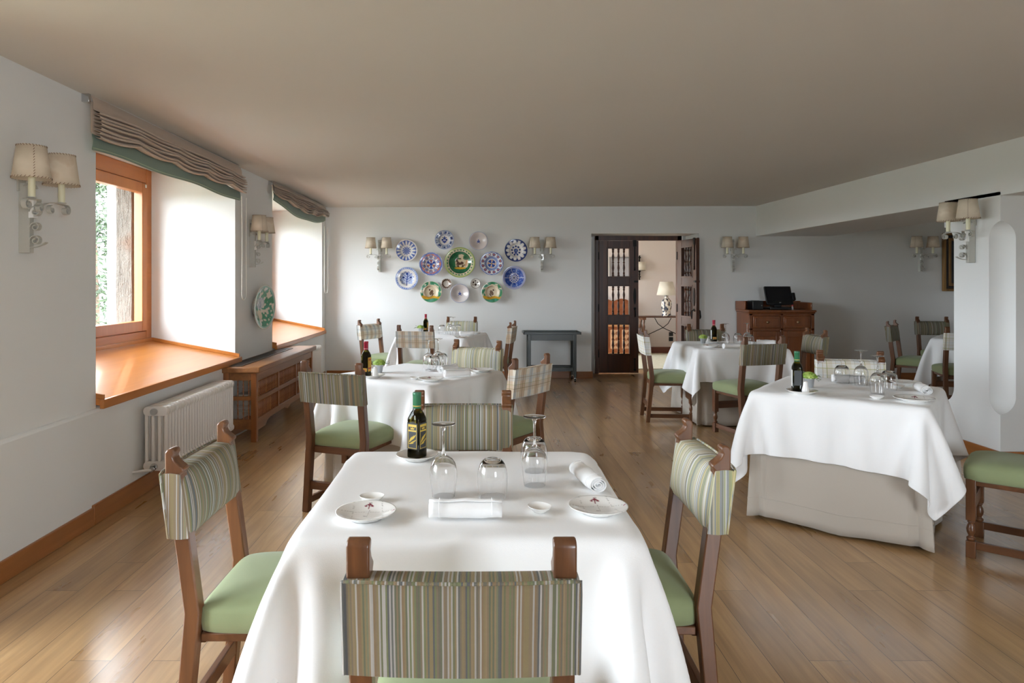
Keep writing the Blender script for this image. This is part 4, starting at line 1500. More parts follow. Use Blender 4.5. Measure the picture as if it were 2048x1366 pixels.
def sq_lathe(m, prof, n=32, c=(0, 0, 0)):
    """prof: (half size, z, squareness 0 round .. 1 square)"""
    vs = []; fs = []
    for r, z, q in prof:
        for i in range(n):
            a = 2*PI*i/n+PI/n; ca, sa = math.cos(a), math.sin(a)
            e = 2+q*6
            k = (abs(ca)**e+abs(sa)**e)**(-1/e)
            vs.append((c[0]+r*k*ca, c[1]+r*k*sa, c[2]+z))
    for j in range(len(prof)-1):
        for i in range(n):
            i2 = (i+1) % n; fs.append((j*n+i, j*n+i2, (j+1)*n+i2, (j+1)*n+i))
    fs.append(tuple(range(n-1, -1, -1))); fs.append(tuple((len(prof)-1)*n+i for i in range(n)))
    return m.add(vs, fs)
def make_bottle(label, kind, loc, rz):
    t = empty('oil_bottle', label, 'bottle', loc, rz); t.scale = (1, 1, .9)
    H = .262
    m = MB()
    sq_lathe(m, [(.022, 0, 1), (.0265, .002, 1), (.0275, .006, 1), (.0275, .030, 1), (.0265, .034, 1), (.0265, .145, 1), (.0275, .149, .9), (.0265, .160, .6), (.0225, .176, .3), (.0165, .190, .1), (.0135, .200, 0), (.0135, .225, 0)], 40)
    b_ = m.build('bottle_glass', OILGLASS, t, smooth=True, angle=60)
    m = MB(); sq_lathe(m, [(.0235, .004, 1), (.0243, .008, 1), (.0243, .148 if kind == 'red' else .150, .9), (.021, .168, .5), (.014, .18, .1)], 32)
    m.build('oil', DARKGLASS, b_, smooth=True)
    m = MB(); m.lathe([(.0148, .198), (.0152, .2), (.0152, .248), (.0158, .249), (.0158, .259), (.0145, .262), (.0005, .2625)], 28, cap=False)
    cp = m.build('cap', REDCAP if kind == 'red' else GREENCAP, t, smooth=True, angle=50)
    m = MB(); m.lathe([(.0154, .206), (.0155, .206), (.0155, .2095), (.0154, .2095)], 28, closed=True)
    m.build('cap_ring', GOLD if kind != 'red' else simple('pale_print', 'd6b0a8', .4), cp, smooth=True)
    # labels on two faces
    def quad(name, mat, face, u0, u1, z0, z1, off=.0009, par=None):
        m = MB(); d = .0268+off
        if face == 0: m.box(u0, u1, -d, -d+.0006, z0, z1)
        elif face == 1: m.box(d-.0006, d, u0, u1, z0, z1)
        else: m.box(-d, -d+.0006, u0, u1, z0, z1)
        return m.build(name, mat, par or t)
    if kind == 'green':
        for f_ in (0, 1, 2):
            l_ = quad('label', LABELDARK, f_, -.022, .022, .037, .142)
            if f_ == 2: continue
            g = MB(); d = .0268+.0016
            def fb(u0, u1, z0, z1):
                if f_ == 0: g.box(u0, u1, -d, -d+.0008, z0, z1)
                else: g.box(d-.0008, d, u0, u1, z0, z1)
            fb(-.019, .019, .134, .1365); fb(-.019, .019, .041, .043); fb(-.019, -.0175, .041, .136); fb(.0175, .019, .041, .136)
            fb(-.0175, .0175, .127, .134); fb(-.0175, .0175, .108, .114)
            # olive leaves
            def lf(u, z, a, ln):
                pts = [(-.5, 0), (-.15, .075), (.2, .07), (.5, 0), (.2, -.07), (-.15, -.075)]
                poly = [(u+(p*math.cos(a)-q*math.sin(a))*ln, z+(p*math.sin(a)+q*math.cos(a))*ln) for p, q in pts]
                if f_ == 0: g.prism([(p, q) for p, q in poly], -d, -d+.0008, 'xz')
                else: g.prism([(p, q) for p, q in poly], d-.0008, d, 'yz')
            for u, z, a, ln in ((-.009, .075, 1.1, .03), (-.002, .08, 1.0, .034), (.006, .085, .9, .034), (.0, .066, .55, .032), (-.006, .060, .2, .026), (.008, .07, .7, .026)): lf(u, z, a, ln)
            g.build('label_print', GOLD, l_)
            cr = MB()
            pl = [(-.007, .117), (.007, .117), (.009, .125), (.004, .121), (0, .1265), (-.004, .121), (-.009, .125)]
            if f_ == 0: cr.prism(pl, -d-.0002, -d+.0008, 'xz')
            else: cr.prism(pl, d-.0008, d+.0002, 'yz')
            cr.build('crown_mark', GOLD, l_)
    elif kind == 'plain':
        quad('label', LABELDARK, 0, -.020, .020, .045, .140); quad('back_label', LABELWHITE, 2, -.021, .021, .037, .142); quad('label', LABELDARK, 1, -.02, .02, .037, .142)
    else:
        l_ = quad('label', LABELYEL, 1, -.022, .022, .037, .142); quad('label', LABELWHITE, 2, -.022, .022, .037, .142)
        quad('label_print', LABELRED, 1, -.019, .019, .055, .066, .0015, l_); quad('label_print', LABELRED, 1, -.014, .014, .12, .128, .0015, l_)
        l2 = quad('label', LABELYEL, 0, -.018, .02, .037, .062)
        quad('label_print', LABELRED, 0, -.010, .012, .045, .052, .0015, l2)
    return t
def make_shaker(label, loc):
    t = empty('salt_shaker', label, 'shaker', loc)
    m = MB(); m.lathe([(.0005, 0), (.0175, 0), (.0195, .004), (.0200, .018), (.0165, .034), (.0135, .048), (.0130, .060), (.0120, .066), (.006, .069), (.0005, .0695)], 24, cap=False)
    m.build('shaker_body', PORCELAIN, t, smooth=True, angle=60)
    m = MB()
    for a in range(5): m.lathe([(.0012, 0), (.0011, .0008)], 6, (.005*math.cos(a*1.256), .005*math.sin(a*1.256), .0685))
    m.build('shaker_holes', BLACKPLASTIC, t)
    return t
def make_pot(label, loc, seed):
    t = empty('flower_pot', label, 'flower pot', loc, seed*1.3)
    m = MB(); m.lathe([(.0005, 0), (.021, 0), (.0225, .002), (.0305, .052), (.0320, .053), (.0320, .056), (.0295, .056), (.0285, .050), (.020, .006), (.0005, .005)], 28, cap=False)
    m.build('pot', GALV, t, smooth=True, angle=50)
    rr = random.Random(seed)
    m = MB()
    for i in range(520):
        u = rr.random(); a = rr.random()*2*PI; el = math.asin(rr.random()**.8)
        R_ = .040+.006*rr.random()
        c0 = Vector((R_*math.cos(a)*math.cos(el), R_*math.sin(a)*math.cos(el), .058+.034*math.sin(el)))
        nrm = Vector((c0.x, c0.y, c0.z-.05)).normalized()
        t1 = nrm.cross(Vector((rr.gauss(0, 1), rr.gauss(0, 1), rr.gauss(0, 1)))).normalized()
        t2 = nrm.cross(t1); s_ = .0065
        m.add([c0-t1*s_, c0+t2*s_*.5+nrm*.002, c0+t1*s_+nrm*.004, c0-t2*s_*.5+nrm*.002], [(0, 1, 2, 3)])
    m.lathe([(.028, .05), (.036, .06), (.036, .075), (.02, .088), (.0005, .092)], 14, cap=False)
    m.build('flower_head', FLOWER, t)
    m = MB()
    for k in range(9):
        a = rr.random()*2*PI; ln = rr.uniform(.04, .065)
        p0 = Vector((.025*math.cos(a), .025*math.sin(a), .057)); p1 = Vector(((.025+ln)*math.cos(a+.2), (.025+ln)*math.sin(a+.2), .057+rr.uniform(-.012, .03)))
        m.tube([p0, (p0+p1)/2+Vector((0, 0, .008)), p1], .0008, 4)
        for q in range(6):
            s_ = .3+.7*q/5; c0 = p0.lerp(p1, s_)+Vector((0, 0, .006*math.sin(PI*s_)))
            d = Vector((math.cos(a+1.3*(-1)**q), math.sin(a+1.3*(-1)**q), .2)).normalized()*.013; e = Vector((-d.y, d.x, .3*abs(d.x))).normalized()*.0038
            m.add([c0, c0+d*.5+e, c0+d, c0+d*.5-e], [(0, 1, 2, 3)])
    m.build('leafy_sprig', LEAF, t)
    return t
pw = {}
def wine(px, py, lb):
    x, y = T(px, py)
    if 'w' not in pw: pw['w'] = make_wineglass(lb); pw['w'].location = (x, y, TT)
    else: dup(pw['w'], (x, y, TT), (px*.7) % 3, lb)
def tumb(px, py, lb):
    x, y = T(px, py)
    if 't' not in pw: pw['t'] = make_tumbler(lb); pw['t'].location = (x, y, TT)
    else: dup(pw['t'], (x, y, TT), (px*.7) % 3, lb)
def plate(px, py, R, lb, rz=0.0):
    x, y = T(px, py, TT+.01); o = side_plate(R, lb); o.location = (x, y, TT+.0075); o.rotation_euler = (0, 0, rz)
    return o
def saucer(px, py, R, lb):
    x, y = T(px, py, TT+.01); o = side_plate(R, lb, False); o.location = (x, y, TT+.0075)
    return (x, y)
def dish(px, py, lb):
    x, y = T(px, py, TT+.008)
    if 'd' not in pw: pw['d'] = small_dish(lb); pw['d'].location = (x, y, TT)
    else: dup(pw['d'], (x, y, TT), (px*.9) % 3, lb)
def napk(px, py, rz, lb, L_=.2, seed=1):
    x, y = T(px, py, TT+.02); o = make_napkin(lb, L_, seed); o.location = (x, y, TT+.0005); o.rotation_euler = (0, 0, rz)

# nearest table
plate(732, 1028, .082, 'white side plate with a tiny red flower, left on the nearest table')
plate(1196, 1017, .083, 'white side plate with a tiny red flower, right on the nearest table')
dish(744, 997, 'tiny white dish behind the left side plate on the nearest table')
dish(1079, 1018, 'tiny white dish between napkin and right side plate on the nearest table')
napk(931, 1024, 0.0, 'rolled napkin lying crosswise in the middle of the nearest table', .197, 1)
napk(1176, 957, PI/2+.18, 'rolled napkin lying lengthwise at the right of the nearest table', .20, 2)
wine(887, 992, 'upturned wine glass left on the nearest table, beside the oil bottle')
wine(1069, 970, 'upturned wine glass right on the nearest table')
tumb(985, 993, 'upturned stemless glass in the middle of the nearest table')
tumb(1068, 941, 'upturned stemless glass behind the right wine glass on the nearest table')
sx_, sy_ = saucer(834, 913, .077, 'white saucer under the green-capped oil bottle on the nearest table')
make_bottle('green-capped olive oil bottle with dark gold-printed label on the nearest table', 'green', (sx_, sy_, TT+.0082), -.55)
# second table
sx_, sy_ = saucer(745, 752, .085, 'white saucer under bottle and shaker on the second table')
make_bottle('red-capped oil bottle with yellow label on the second table', 'red', (sx_-.045, sy_+.01, TT+.0082), -.35)
make_shaker('white salt shaker beside the red-capped bottle on the second table', (sx_+.025, sy_-.035, TT+.0082))
x_, y_ = T(757, 746); make_pot('small metal pot with lime flowers on the second table', (x_, y_+.03, TT), 3)
wine(857, 739, 'upturned wine glass, left one of the pair on the second table')
wine(876, 735, 'upturned wine glass, right one of the pair on the second table')
tumb(868, 742, 'upturned stemless glass among the glasses on the second table, left one')
tumb(884, 737, 'upturned stemless glass among the glasses on the second table, right one')
napk(914, 748, .35, 'rolled napkin, the nearer one on the second table', .18, 3)
napk(896, 738, .95, 'rolled napkin, the farther one on the second table', .18, 4)
plate(862.7, 759, .085, 'white side plate near the front corner of the second table', .3)
dish(829, 757, 'tiny white dish left of the front side plate on the second table')
plate(964, 741, .085, 'white side plate at the right end of the second table', .9)
dish(949, 745, 'tiny white dish beside the right side plate on the second table')
# farthest left table
x_, y_ = T(851.6, 664.5)
make_bottle('red-capped oil bottle on the farthest left table', 'red', (x_, y_, TT), -.3)
x_, y_ = T(841, 665); make_pot('small pot with lime flowers and leafy sprig on the farthest left table', (x_, y_, TT), 5)
wine(900, 668, 'upturned wine glass, left one on the farthest left table')
wine(906, 670, 'upturned wine glass, right one on the farthest left table')
tumb(884, 668, 'upturned stemless glass, left one on the farthest left table')
tumb(916, 667, 'upturned stemless glass, right one on the farthest left table')
napk(934, 668, .1, 'rolled napkin on the farthest left table', .18, 5)
plate(921, 674, .082, 'white side plate in front on the farthest left table', .2)
plate(952, 665.5, .082, 'white side plate at the right end of the farthest left table', 1.0)
# table by the doorway
sx_, sy_ = saucer(1424, 684, .085, 'white saucer under the red-capped bottle on the doorway table')
make_bottle('red-capped oil bottle on the table between doorway and sideboard', 'red', (sx_+.02, sy_, TT+.0082), -.1)
make_shaker('white salt shaker on the table between doorway and sideboard', (sx_-.045, sy_-.02, TT+.0082))
x_, y_ = T(1406, 687); make_pot('small metal pot with lime flowers on the doorway table', (x_, y_, TT), 8)
plate(1421, 692.5, .085, 'white side plate at the front of the doorway table', .2)
dish(1409, 690, 'tiny white dish beside the front side plate on the doorway table')
wine(1451, 689, 'upturned wine glass, left one on the doorway table')
wine(1494, 688, 'upturned wine glass, right one on the doorway table')
tumb(1476, 688, 'upturned stemless glass, left one on the doorway table')
tumb(1499, 691, 'upturned stemless glass, right one on the doorway table')
napk(1465, 694, .05, 'rolled napkin in the middle of the doorway table', .18, 6)
napk(1532, 686.5, -.5, 'rolled napkin at the far right of the doorway table', .18, 7)
# large right table
sx_, sy_ = saucer(1604, 784, .085, 'white saucer under the oil bottle on the large right table')
make_bottle('green-capped dark oil bottle on the large right table', 'plain', (sx_-.022, sy_+.015, TT+.0082), -.25)
make_shaker('white salt shaker in front of the bottle on the large right table', (sx_+.005, sy_-.032, TT+.0082))
x_, y_ = T(1620, 775); make_pot('small metal pot with lime flowers behind the bottle on the large right table', (x_, y_+.01, TT), 11)
tumb(1684, 766, 'upturned stemless glass, leftmost on the large right table')
wine(1722, 770, 'upturned wine glass, left one on the large right table')
wine(1755, 787, 'upturned wine glass, right and nearer one on the large right table')
tumb(1778, 779, 'upturned stemless glass, rightmost on the large right table')
napk(1697, 760, -.35, 'rolled napkin behind the glasses on the large right table', .19, 8)
napk(1846, 779, 1.25, 'rolled napkin with spiral end at the right of the large right table', .18, 9)
plate(1828, 799, .098, 'white side plate near the right corner of the large right table', -.6)
dish(1753, 795, 'tiny white dish in front of the glasses on the large right table')
plate(1811, 766, .09, 'white side plate at the far right of the large right table', .5)
dish(1797, 773, 'tiny white dish beside the far side plate on the large right table')

# ------------------------------------------------------------------ door: frame and two leaves with turned spindles
def baluster(m, x, z0, z1, y, r=.017):
    h = z1-z0
    prof = [(r, 0), (r, h*.07), (r*.6, h*.09), (r*1.05, h*.12), (r*.7, h*.15), (r*.55, h*.18), (r*1.1, h*.30), (r*.65, h*.44), (r*.5, h*.47), (r*1.1, h*.5), (r*.5, h*.53), (r*.65, h*.56), (r*1.1, h*.70), (r*.55, h*.82), (r*.7, h*.85), (r*1.05, h*.88), (r*.6, h*.91), (r, h*.93), (r, h)]
    m.lathe(prof, 12, (x, y, z0))
dr = D.objects.new('door_1', None); COL.objects.link(dr); dr['kind'] = 'structure'
YF = 10.47
m = MB()
m.box(1.765, 1.815, YF, YF+.09, 0, 2.12); m.box(3.02, 3.09, YF, YF+.09, 0, 2.12)
m.build('door_jamb', DOORWOOD, dr, bevel=.004)
m = MB(); m.box(1.765, 3.09, YF, YF+.09, 2.045, 2.125)
m.build('door_head', DOORWOOD, dr, bevel=.004)
OP = [(1.49, 1.925), (.90, 1.345), (.30, .755)]
def make_leaf(name, label, hx, hy, rz, flip):
    t = D.objects.new(name, None); COL.objects.link(t)
    t.location = (hx, hy, 0); t.rotation_euler = (0, 0, rz); t['kind'] = 'structure'
    W_, H_, th = .605, 2.04, .05
    a, c_ = .135, .47
    m = MB()
    m.box(0, a, -th/2, th/2, .012, H_); m.box(c_, W_, -th/2, th/2, .012, H_)
    m.build('leaf_stile', DOORWOOD, t, bevel=.003)
    m = MB()
    zs = [H_, OP[0][1], OP[0][0], OP[1][1], OP[1][0], OP[2][1], OP[2][0], .012]
    for k in range(0, 8, 2): m.box(a, c_, -th/2+.003, th/2-.003, zs[k+1], zs[k])
    m.build('leaf_rail', DOORWOOD, t, bevel=.003)
    for z0, z1 in OP:
        f_ = MB()
        for s_ in (-1, 1):
            yy = s_*th/2
            f_.box(a-.018, a+.004, yy-.004, yy+.004, z0-.018, z1+.018); f_.box(c_-.004, c_+.018, yy-.004, yy+.004, z0-.018, z1+.018)
            f_.box(a, c_, yy-.004, yy+.004, z0-.018, z0+.004); f_.box(a, c_, yy-.004, yy+.004, z1-.004, z1+.018)
        f_.build('panel_moulding', DOORWOOD, t, bevel=.002)
        for k in range(3):
            bl = MB(); baluster(bl, a+(c_-a)*(k+1)/4, z0, z1, 0, .018)
            bl.build('baluster', DOORWOOD, t, smooth=True, angle=35)
    xs = W_-.058
    for s_ in (-1, 1):
        yy = s_*(th/2+.004)
        m = MB()
        m.box(xs-.008, xs+.008, yy-.006, yy+.006, 1.64, 2.03); m.box(xs-.025, xs+.025, yy-.008, yy+.008, 1.95, 2.05)
        m.lathe([(.001, 0), (.014, .012), (.006, .03), (.012, .045), (.003, .06)], 10, (xs, yy, 1.58))
        m.box(xs-.007, xs+.007, yy-.006, yy+.006, .04, .24); m.box(xs-.02, xs+.02, yy-.006, yy+.006, .05, .07); m.box(xs-.02, xs+.02, yy-.006, yy+.006, .22, .235)
        m.build('iron_bolt', BLACKIRON, t, bevel=.002)
        m = MB()
        pl = [(xs+.022*math.cos(q)*(1 if abs(math.sin(q)) < .9 else .7), 1.19+.13*math.sin(q)) for q in [2*PI*k/18 for k in range(18)]]
        m.prism(pl, yy-.003, yy+.003, 'xz')
        m.build('escutcheon_plate', BLACKIRON, t)
        m = MB(); m.lathe([(.004, 0), (.022, .002), (.022, .008), (.004, .010)], 12, (0, 0, 0))
        m.v = [(x+xs, yy+s_*z, y+1.0) for x, y, z in m.v]
        m.tube([(xs, yy+s_*.01, 1.0), (xs, yy+s_*.035, .99), (xs+.004, yy+s_*.04, .90), (xs, yy+s_*.035, .87)], [.007, .008, .011, .006], 8)
        m.build('door_handle', BLACKIRON, t, smooth=True)
        m = MB(); m.box(xs-.01, W_-.005, yy-.004, yy+.004, 1.40, 1.43); m.build('latch_plate', BLACKIRON, t, bevel=.002)
    for z in (.25, .95, 1.75):
        m = MB(); m.tube([(-.006, -th/2-.004, z), (-.006, -th/2-.004, z+.12)], .008, 8); m.build('hinge', BLACKIRON, t, smooth=True)
    return t
make_leaf('door_2', '', 1.82, YF+.03, 0, 1)
make_leaf('door_3', '', 3.035, YF-.03, -1.405, -1)

# ------------------------------------------------------------------ hall beyond the door
m = MB(); m.box(-1.2, 5.2, 13.62, 13.8, 0, 2.8); struct(m.build('wall_hall_back', HALLW))
m = MB(); m.box(5.0, 5.2, 10.68, 13.62, 0, 2.8); struct(m.build('wall_hall_right', HALLW))
m = MB(); m.box(-1.2, -1.0, 10.68, 13.62, 0, .25); m.box(-1.2, -1.0, 10.68, 13.62, 2.45, 2.8); m.box(-1.2, -1.0, 10.68, 10.95, .25, 2.45); m.box(-1.2, -1.0, 13.25, 13.62, .25, 2.45)
m.box(-1.2, 1.25, 10.58, 10.68, 0, 2.8); m.box(3.95, 5.2, 10.58, 10.68, 0, 2.8)
struct(m.build('wall_hall_left', HALLW))
m = MB(); m.box(-1.2, 5.2, 10.56, 13.8, 2.62, 2.85); struct(m.build('ceiling_hall', CEIL))
m = MB(); m.box(-1.0, 5.0, 13.60, 13.62, 0, .115); struct(m.build('baseboard_hall', simple('red_baseboard', '6e3a26', .4)))
m = MB(); m.box(1.6, 4.4, 11.0, 13.35, .0, .014)
def m_rug():
    b = NB('cream_rug'); co = b.coord(); n = b.noise(co, 11, 5, .6, dist=1.5)
    b.bump(b.noise(co, 300, 2), .4, .005)
    return b.set(b.ramp(n, [(.4, 'cfcdb4'), (.55, 'ddd9c6'), (.7, 'c5c79f')]), .95)
tag(m.build('rug', m_rug(), bevel=.004), 'cream woven rug on the hall floor beyond the door', 'rug')
# console with lyre legs
def make_console():
    t = empty('console_table', 'dark Spanish console table with turned legs and iron braces under the table lamp', 'table', (3.55, 13.28, 0))
    m = MB(); m.box(-.57, .57, -.2, .2, .725, .75); m.build('tabletop', DARKWOOD, t, bevel=.004)
    for sx in (-1, 1):
        x = sx*.40
        m = MB(); m.box(x-.035, x+.035, -.16, .16, .68, .725); m.build('leg_bracket', CHAIRWOODY, t, bevel=.003)
        for sy in (-1, 1):
            q = []
            zz_ = [0, .03, .06, .09, .13, .2, .28, .33, .35, .40, .48, .55, .60, .64, .70]
            rr_ = [.02, .026, .018, .024, .016, .022, .030, .020, .028, .018, .026, .030, .018, .024, .020]
            for z_ in zz_: q.append((x+sx*.04*(1-z_/.7), sy*(.12+.05*(1-z_/.7)), z_))
            m = MB(); m.tube(q, rr_, 10); m.build('leg', CHAIRWOOD, t, smooth=True)
    m = MB()
    for sx in (-1, 1):
        m.tube([(sx*.40, 0, .32), (sx*.26, 0, .40), (0, 0, .52), (-sx*.1, 0, .60), (-sx*.16, 0, .71)], .007, 8)
    m.build('iron_brace', BLACKIRON, t, smooth=True)
make_console()
def make_lamp():
    t = empty('table_lamp', 'blue and white ceramic table lamp with a cream shade in the hall', 'table lamp', (3.60, 13.22, .75))
    prof = [(.0005, 0), (.085, 0), (.088, .02), (.078, .07), (.082, .10), (.098, .17), (.103, .23), (.092, .29), (.06, .335), (.036, .355), (.034, .385), (.040, .40), (.015, .405), (.0005, .405)]
    n = 64; m = MB()
    P = []
    fine = []
    for (r0, z0), (r1, z1) in zip(prof[:-1], prof[1:]):
        for k in range(5): fine.append((r0+(r1-r0)*k/5, z0+(z1-z0)*k/5))
    fine.append(prof[-1])
    m.lathe(fine, n, cap=False)
    o = m.build('lamp_vase', GLAZE, t, smooth=True)
    ca = o.data.color_attributes.new('Col', 'FLOAT_COLOR', 'POINT')
    arr = np.ones((len(o.data.vertices), 4), dtype=np.float32)
    for i, v in enumerate(o.data.vertices):
        a = math.atan2(v.co.y, v.co.x); z = v.co.z
        c = hexc('e3dccf'); nn = vn(a*3.2, z*34, 5)
        if nn > .60: c = hexc('3c4352')
        elif nn > .52: c = hexc('9a8069')
        if z < .09 and nn < .6: c = hexc('d9cfc0')
        if .083 < z < .09 or .33 < z < .337: c = hexc('3c4352')
        arr[i, :3] = lin(c)
    ca.data.foreach_set('color', arr.ravel())
    m = MB(); m.tube([(0, 0, .40), (0, 0, .47)], .008, 8); m.build('lamp_stem', BRONZE, t)
    m = MB(); m.lathe([(.185, 0), (.125, .26)], 40, (0, 0, .405), cap=False)
    m.build('lamp_shade', SHADEW, t, smooth=True, solid=.002)
make_lamp()
t = empty('hall_sconce', 'black iron wall lamp with a cream half drum shade in the hall', 'wall lamp', (3.165, 13.6, 1.45))
m = MB(); m.box(-.012, .012, -.02, 0, 0, .48)
for z_, r_ in ((.0, .015), (.04, .03), (.10, .02), (.15, .028), (.42, .03), (.46, .02)):
    m.lathe([(.002, 0), (r_, r_*.8), (.002, r_*1.6)], 10, (0, -.03, z_))
m.build('iron_plate', BLACKIRON, t)
m = MB()
P = []
for k in range(25):
    a = PI+PI*k/24; P.append([(.125*math.cos(a), .11*math.sin(a), .19), (.125*math.cos(a), .11*math.sin(a), .36)])
m.grid(P); m.build('lamp_shade', SHADEW, t, smooth=True, solid=.002)
m = MB(); m.tube([(.12*math.cos(PI+PI*k/24), .115*math.sin(PI+PI*k/24), .188) for k in range(25)], .004, 6); m.build('shade_ring', BLACKIRON, t)
def make_chest():
    t = empty('carved_chest', 'carved wooden chest seat seen through the spindles of the left door leaf', 'chest', (2.45, 13.25, 0))
    m = MB(); m.box(-.45, .45, -.25, .3, .05, .56); m.build('body', CARVED, t, bevel=.005)
    m = MB(); m.box(-.48, .48, -.29, .31, .56, .60); m.box(-.47, .47, -.27, .3, 0, .06); m.build('chest_lid', simple('light_oak', 'b98250', .4), t, bevel=.005)
    for k in range(4):
        x = -.33+.22*k
        m = MB(); m.box(x-.085, x+.085, -.262, -.248, .14, .50)
        pn = m.build('carved_panel', simple('pale_carving', 'c49a76', .6, bump=1.0, bscale=40), t, bevel=.004)
        m = MB()
        for q in range(3):
            for w_ in (-1, 1):
                sp = spiral(x+w_*.038, .21+.11*q, .034, .006, 0, 1.6*w_, 18)
                m = MB(); m.tube([(u, -.265, z) for u, z in sp], .006, 5)
                m.build('carved_scroll', CARVED, pn)
    m = MB()
    pl = [(-.47, .60)]
    for k in range(25):
        u = -.47+.94*k/24; pl.append((u, 1.02+.06*abs(math.cos(u*9))))
    pl.append((.47, .60))
    m.prism(pl[::-1], .24, .29, 'xz'); m.build('backboard', CARVED, t, bevel=.004)
make_chest()
t = empty('hall_picture', 'grey framed picture on the hall wall seen through the top door spindles', 'picture', (2.80, 13.6, 1.5))
m = MB()
m.box(-.24, .24, -.03, 0, 0, .03); m.box(-.24, .24, -.03, 0, .38, .41); m.box(-.24, -.21, -.03, 0, .03, .38); m.box(.21, .24, -.03, 0, .03, .38)
m.build('frame', simple('grey_frame', '8a8886', .5), t, bevel=.003)
m = MB(); m.box(-.21, .21, -.012, -.004, .03, .38); m.build('picture_sheet', simple('grey_picture', 'a5a3a6', .4), t)
m = MB(); m.box(3.76, 3.84, 13.605, 13.62, .33, .41); m.box(3.76, 3.84, 13.605, 13.62, .23, .31)
tag(m.build('wall_socket', BLACKPLASTIC, bevel=.003), 'black double socket low on the hall wall', 'socket')

# ------------------------------------------------------------------ trolley
def make_trolley():
    t = empty('serving_trolley', 'dark green serving trolley against the back wall left of the door', 'trolley', (1.008, 9.76, 0))
    H = .705
    m = MB(); m.box(-.395, .395, -.19, .17, H-.035, H-.022)
    m.box(-.405, .405, -.20, -.185, H-.035, H); m.box(-.405, .405, .165, .18, H-.035, H); m.box(-.405, -.39, -.20, .18, H-.035, H); m.box(.39, .405, -.20, .18, H-.035, H)
    m.build('tray_top', GREENPAINT, t, bevel=.003)
    for sx in (-1, 1):
        for sy, y in ((-1, -.165), (1, .145)):
            m = MB(); m.box(sx*.32-.02, sx*.32+.02, y-.018, y+.018, .06, H-.03); m.build('leg', GREENPAINT, t, bevel=.003)
            m = MB(); m.tube([(sx*.32, y-.02, .045), (sx*.32+.004, y+.02, .045)], .022, 12); m.box(sx*.32-.012, sx*.32+.012, y-.008, y+.008, .04, .065)
            w_ = MB(); w_.tube([(sx*.32-.010, y, .026), (sx*.32+.010, y, .026)], .026, 14)
            k = w_.build('castor', BLACKPLASTIC, t, smooth=True)
            f_ = MB(); f_.box(sx*.32-.014, sx*.32+.014, y-.006, y+.006, .03, .065); f_.build('castor_fork', CHROME, k, bevel=.001)
    m = MB(); m.box(-.32, .32, -.18, -.165, H-.12, H-.035); m.box(-.32, .32, .145, .16, H-.12, H-.035)
    m.build('apron', GREENPAINT, t, bevel=.002)
    m = MB(); m.box(-.31, .31, -.16, .14, .165, .178); m.box(-.31, .31, -.17, -.158, .155, .205); m.box(-.31, .31, .13, .142, .155, .205)
    m.build('lower_shelf', GREENPAINT, t, bevel=.002)
make_trolley()

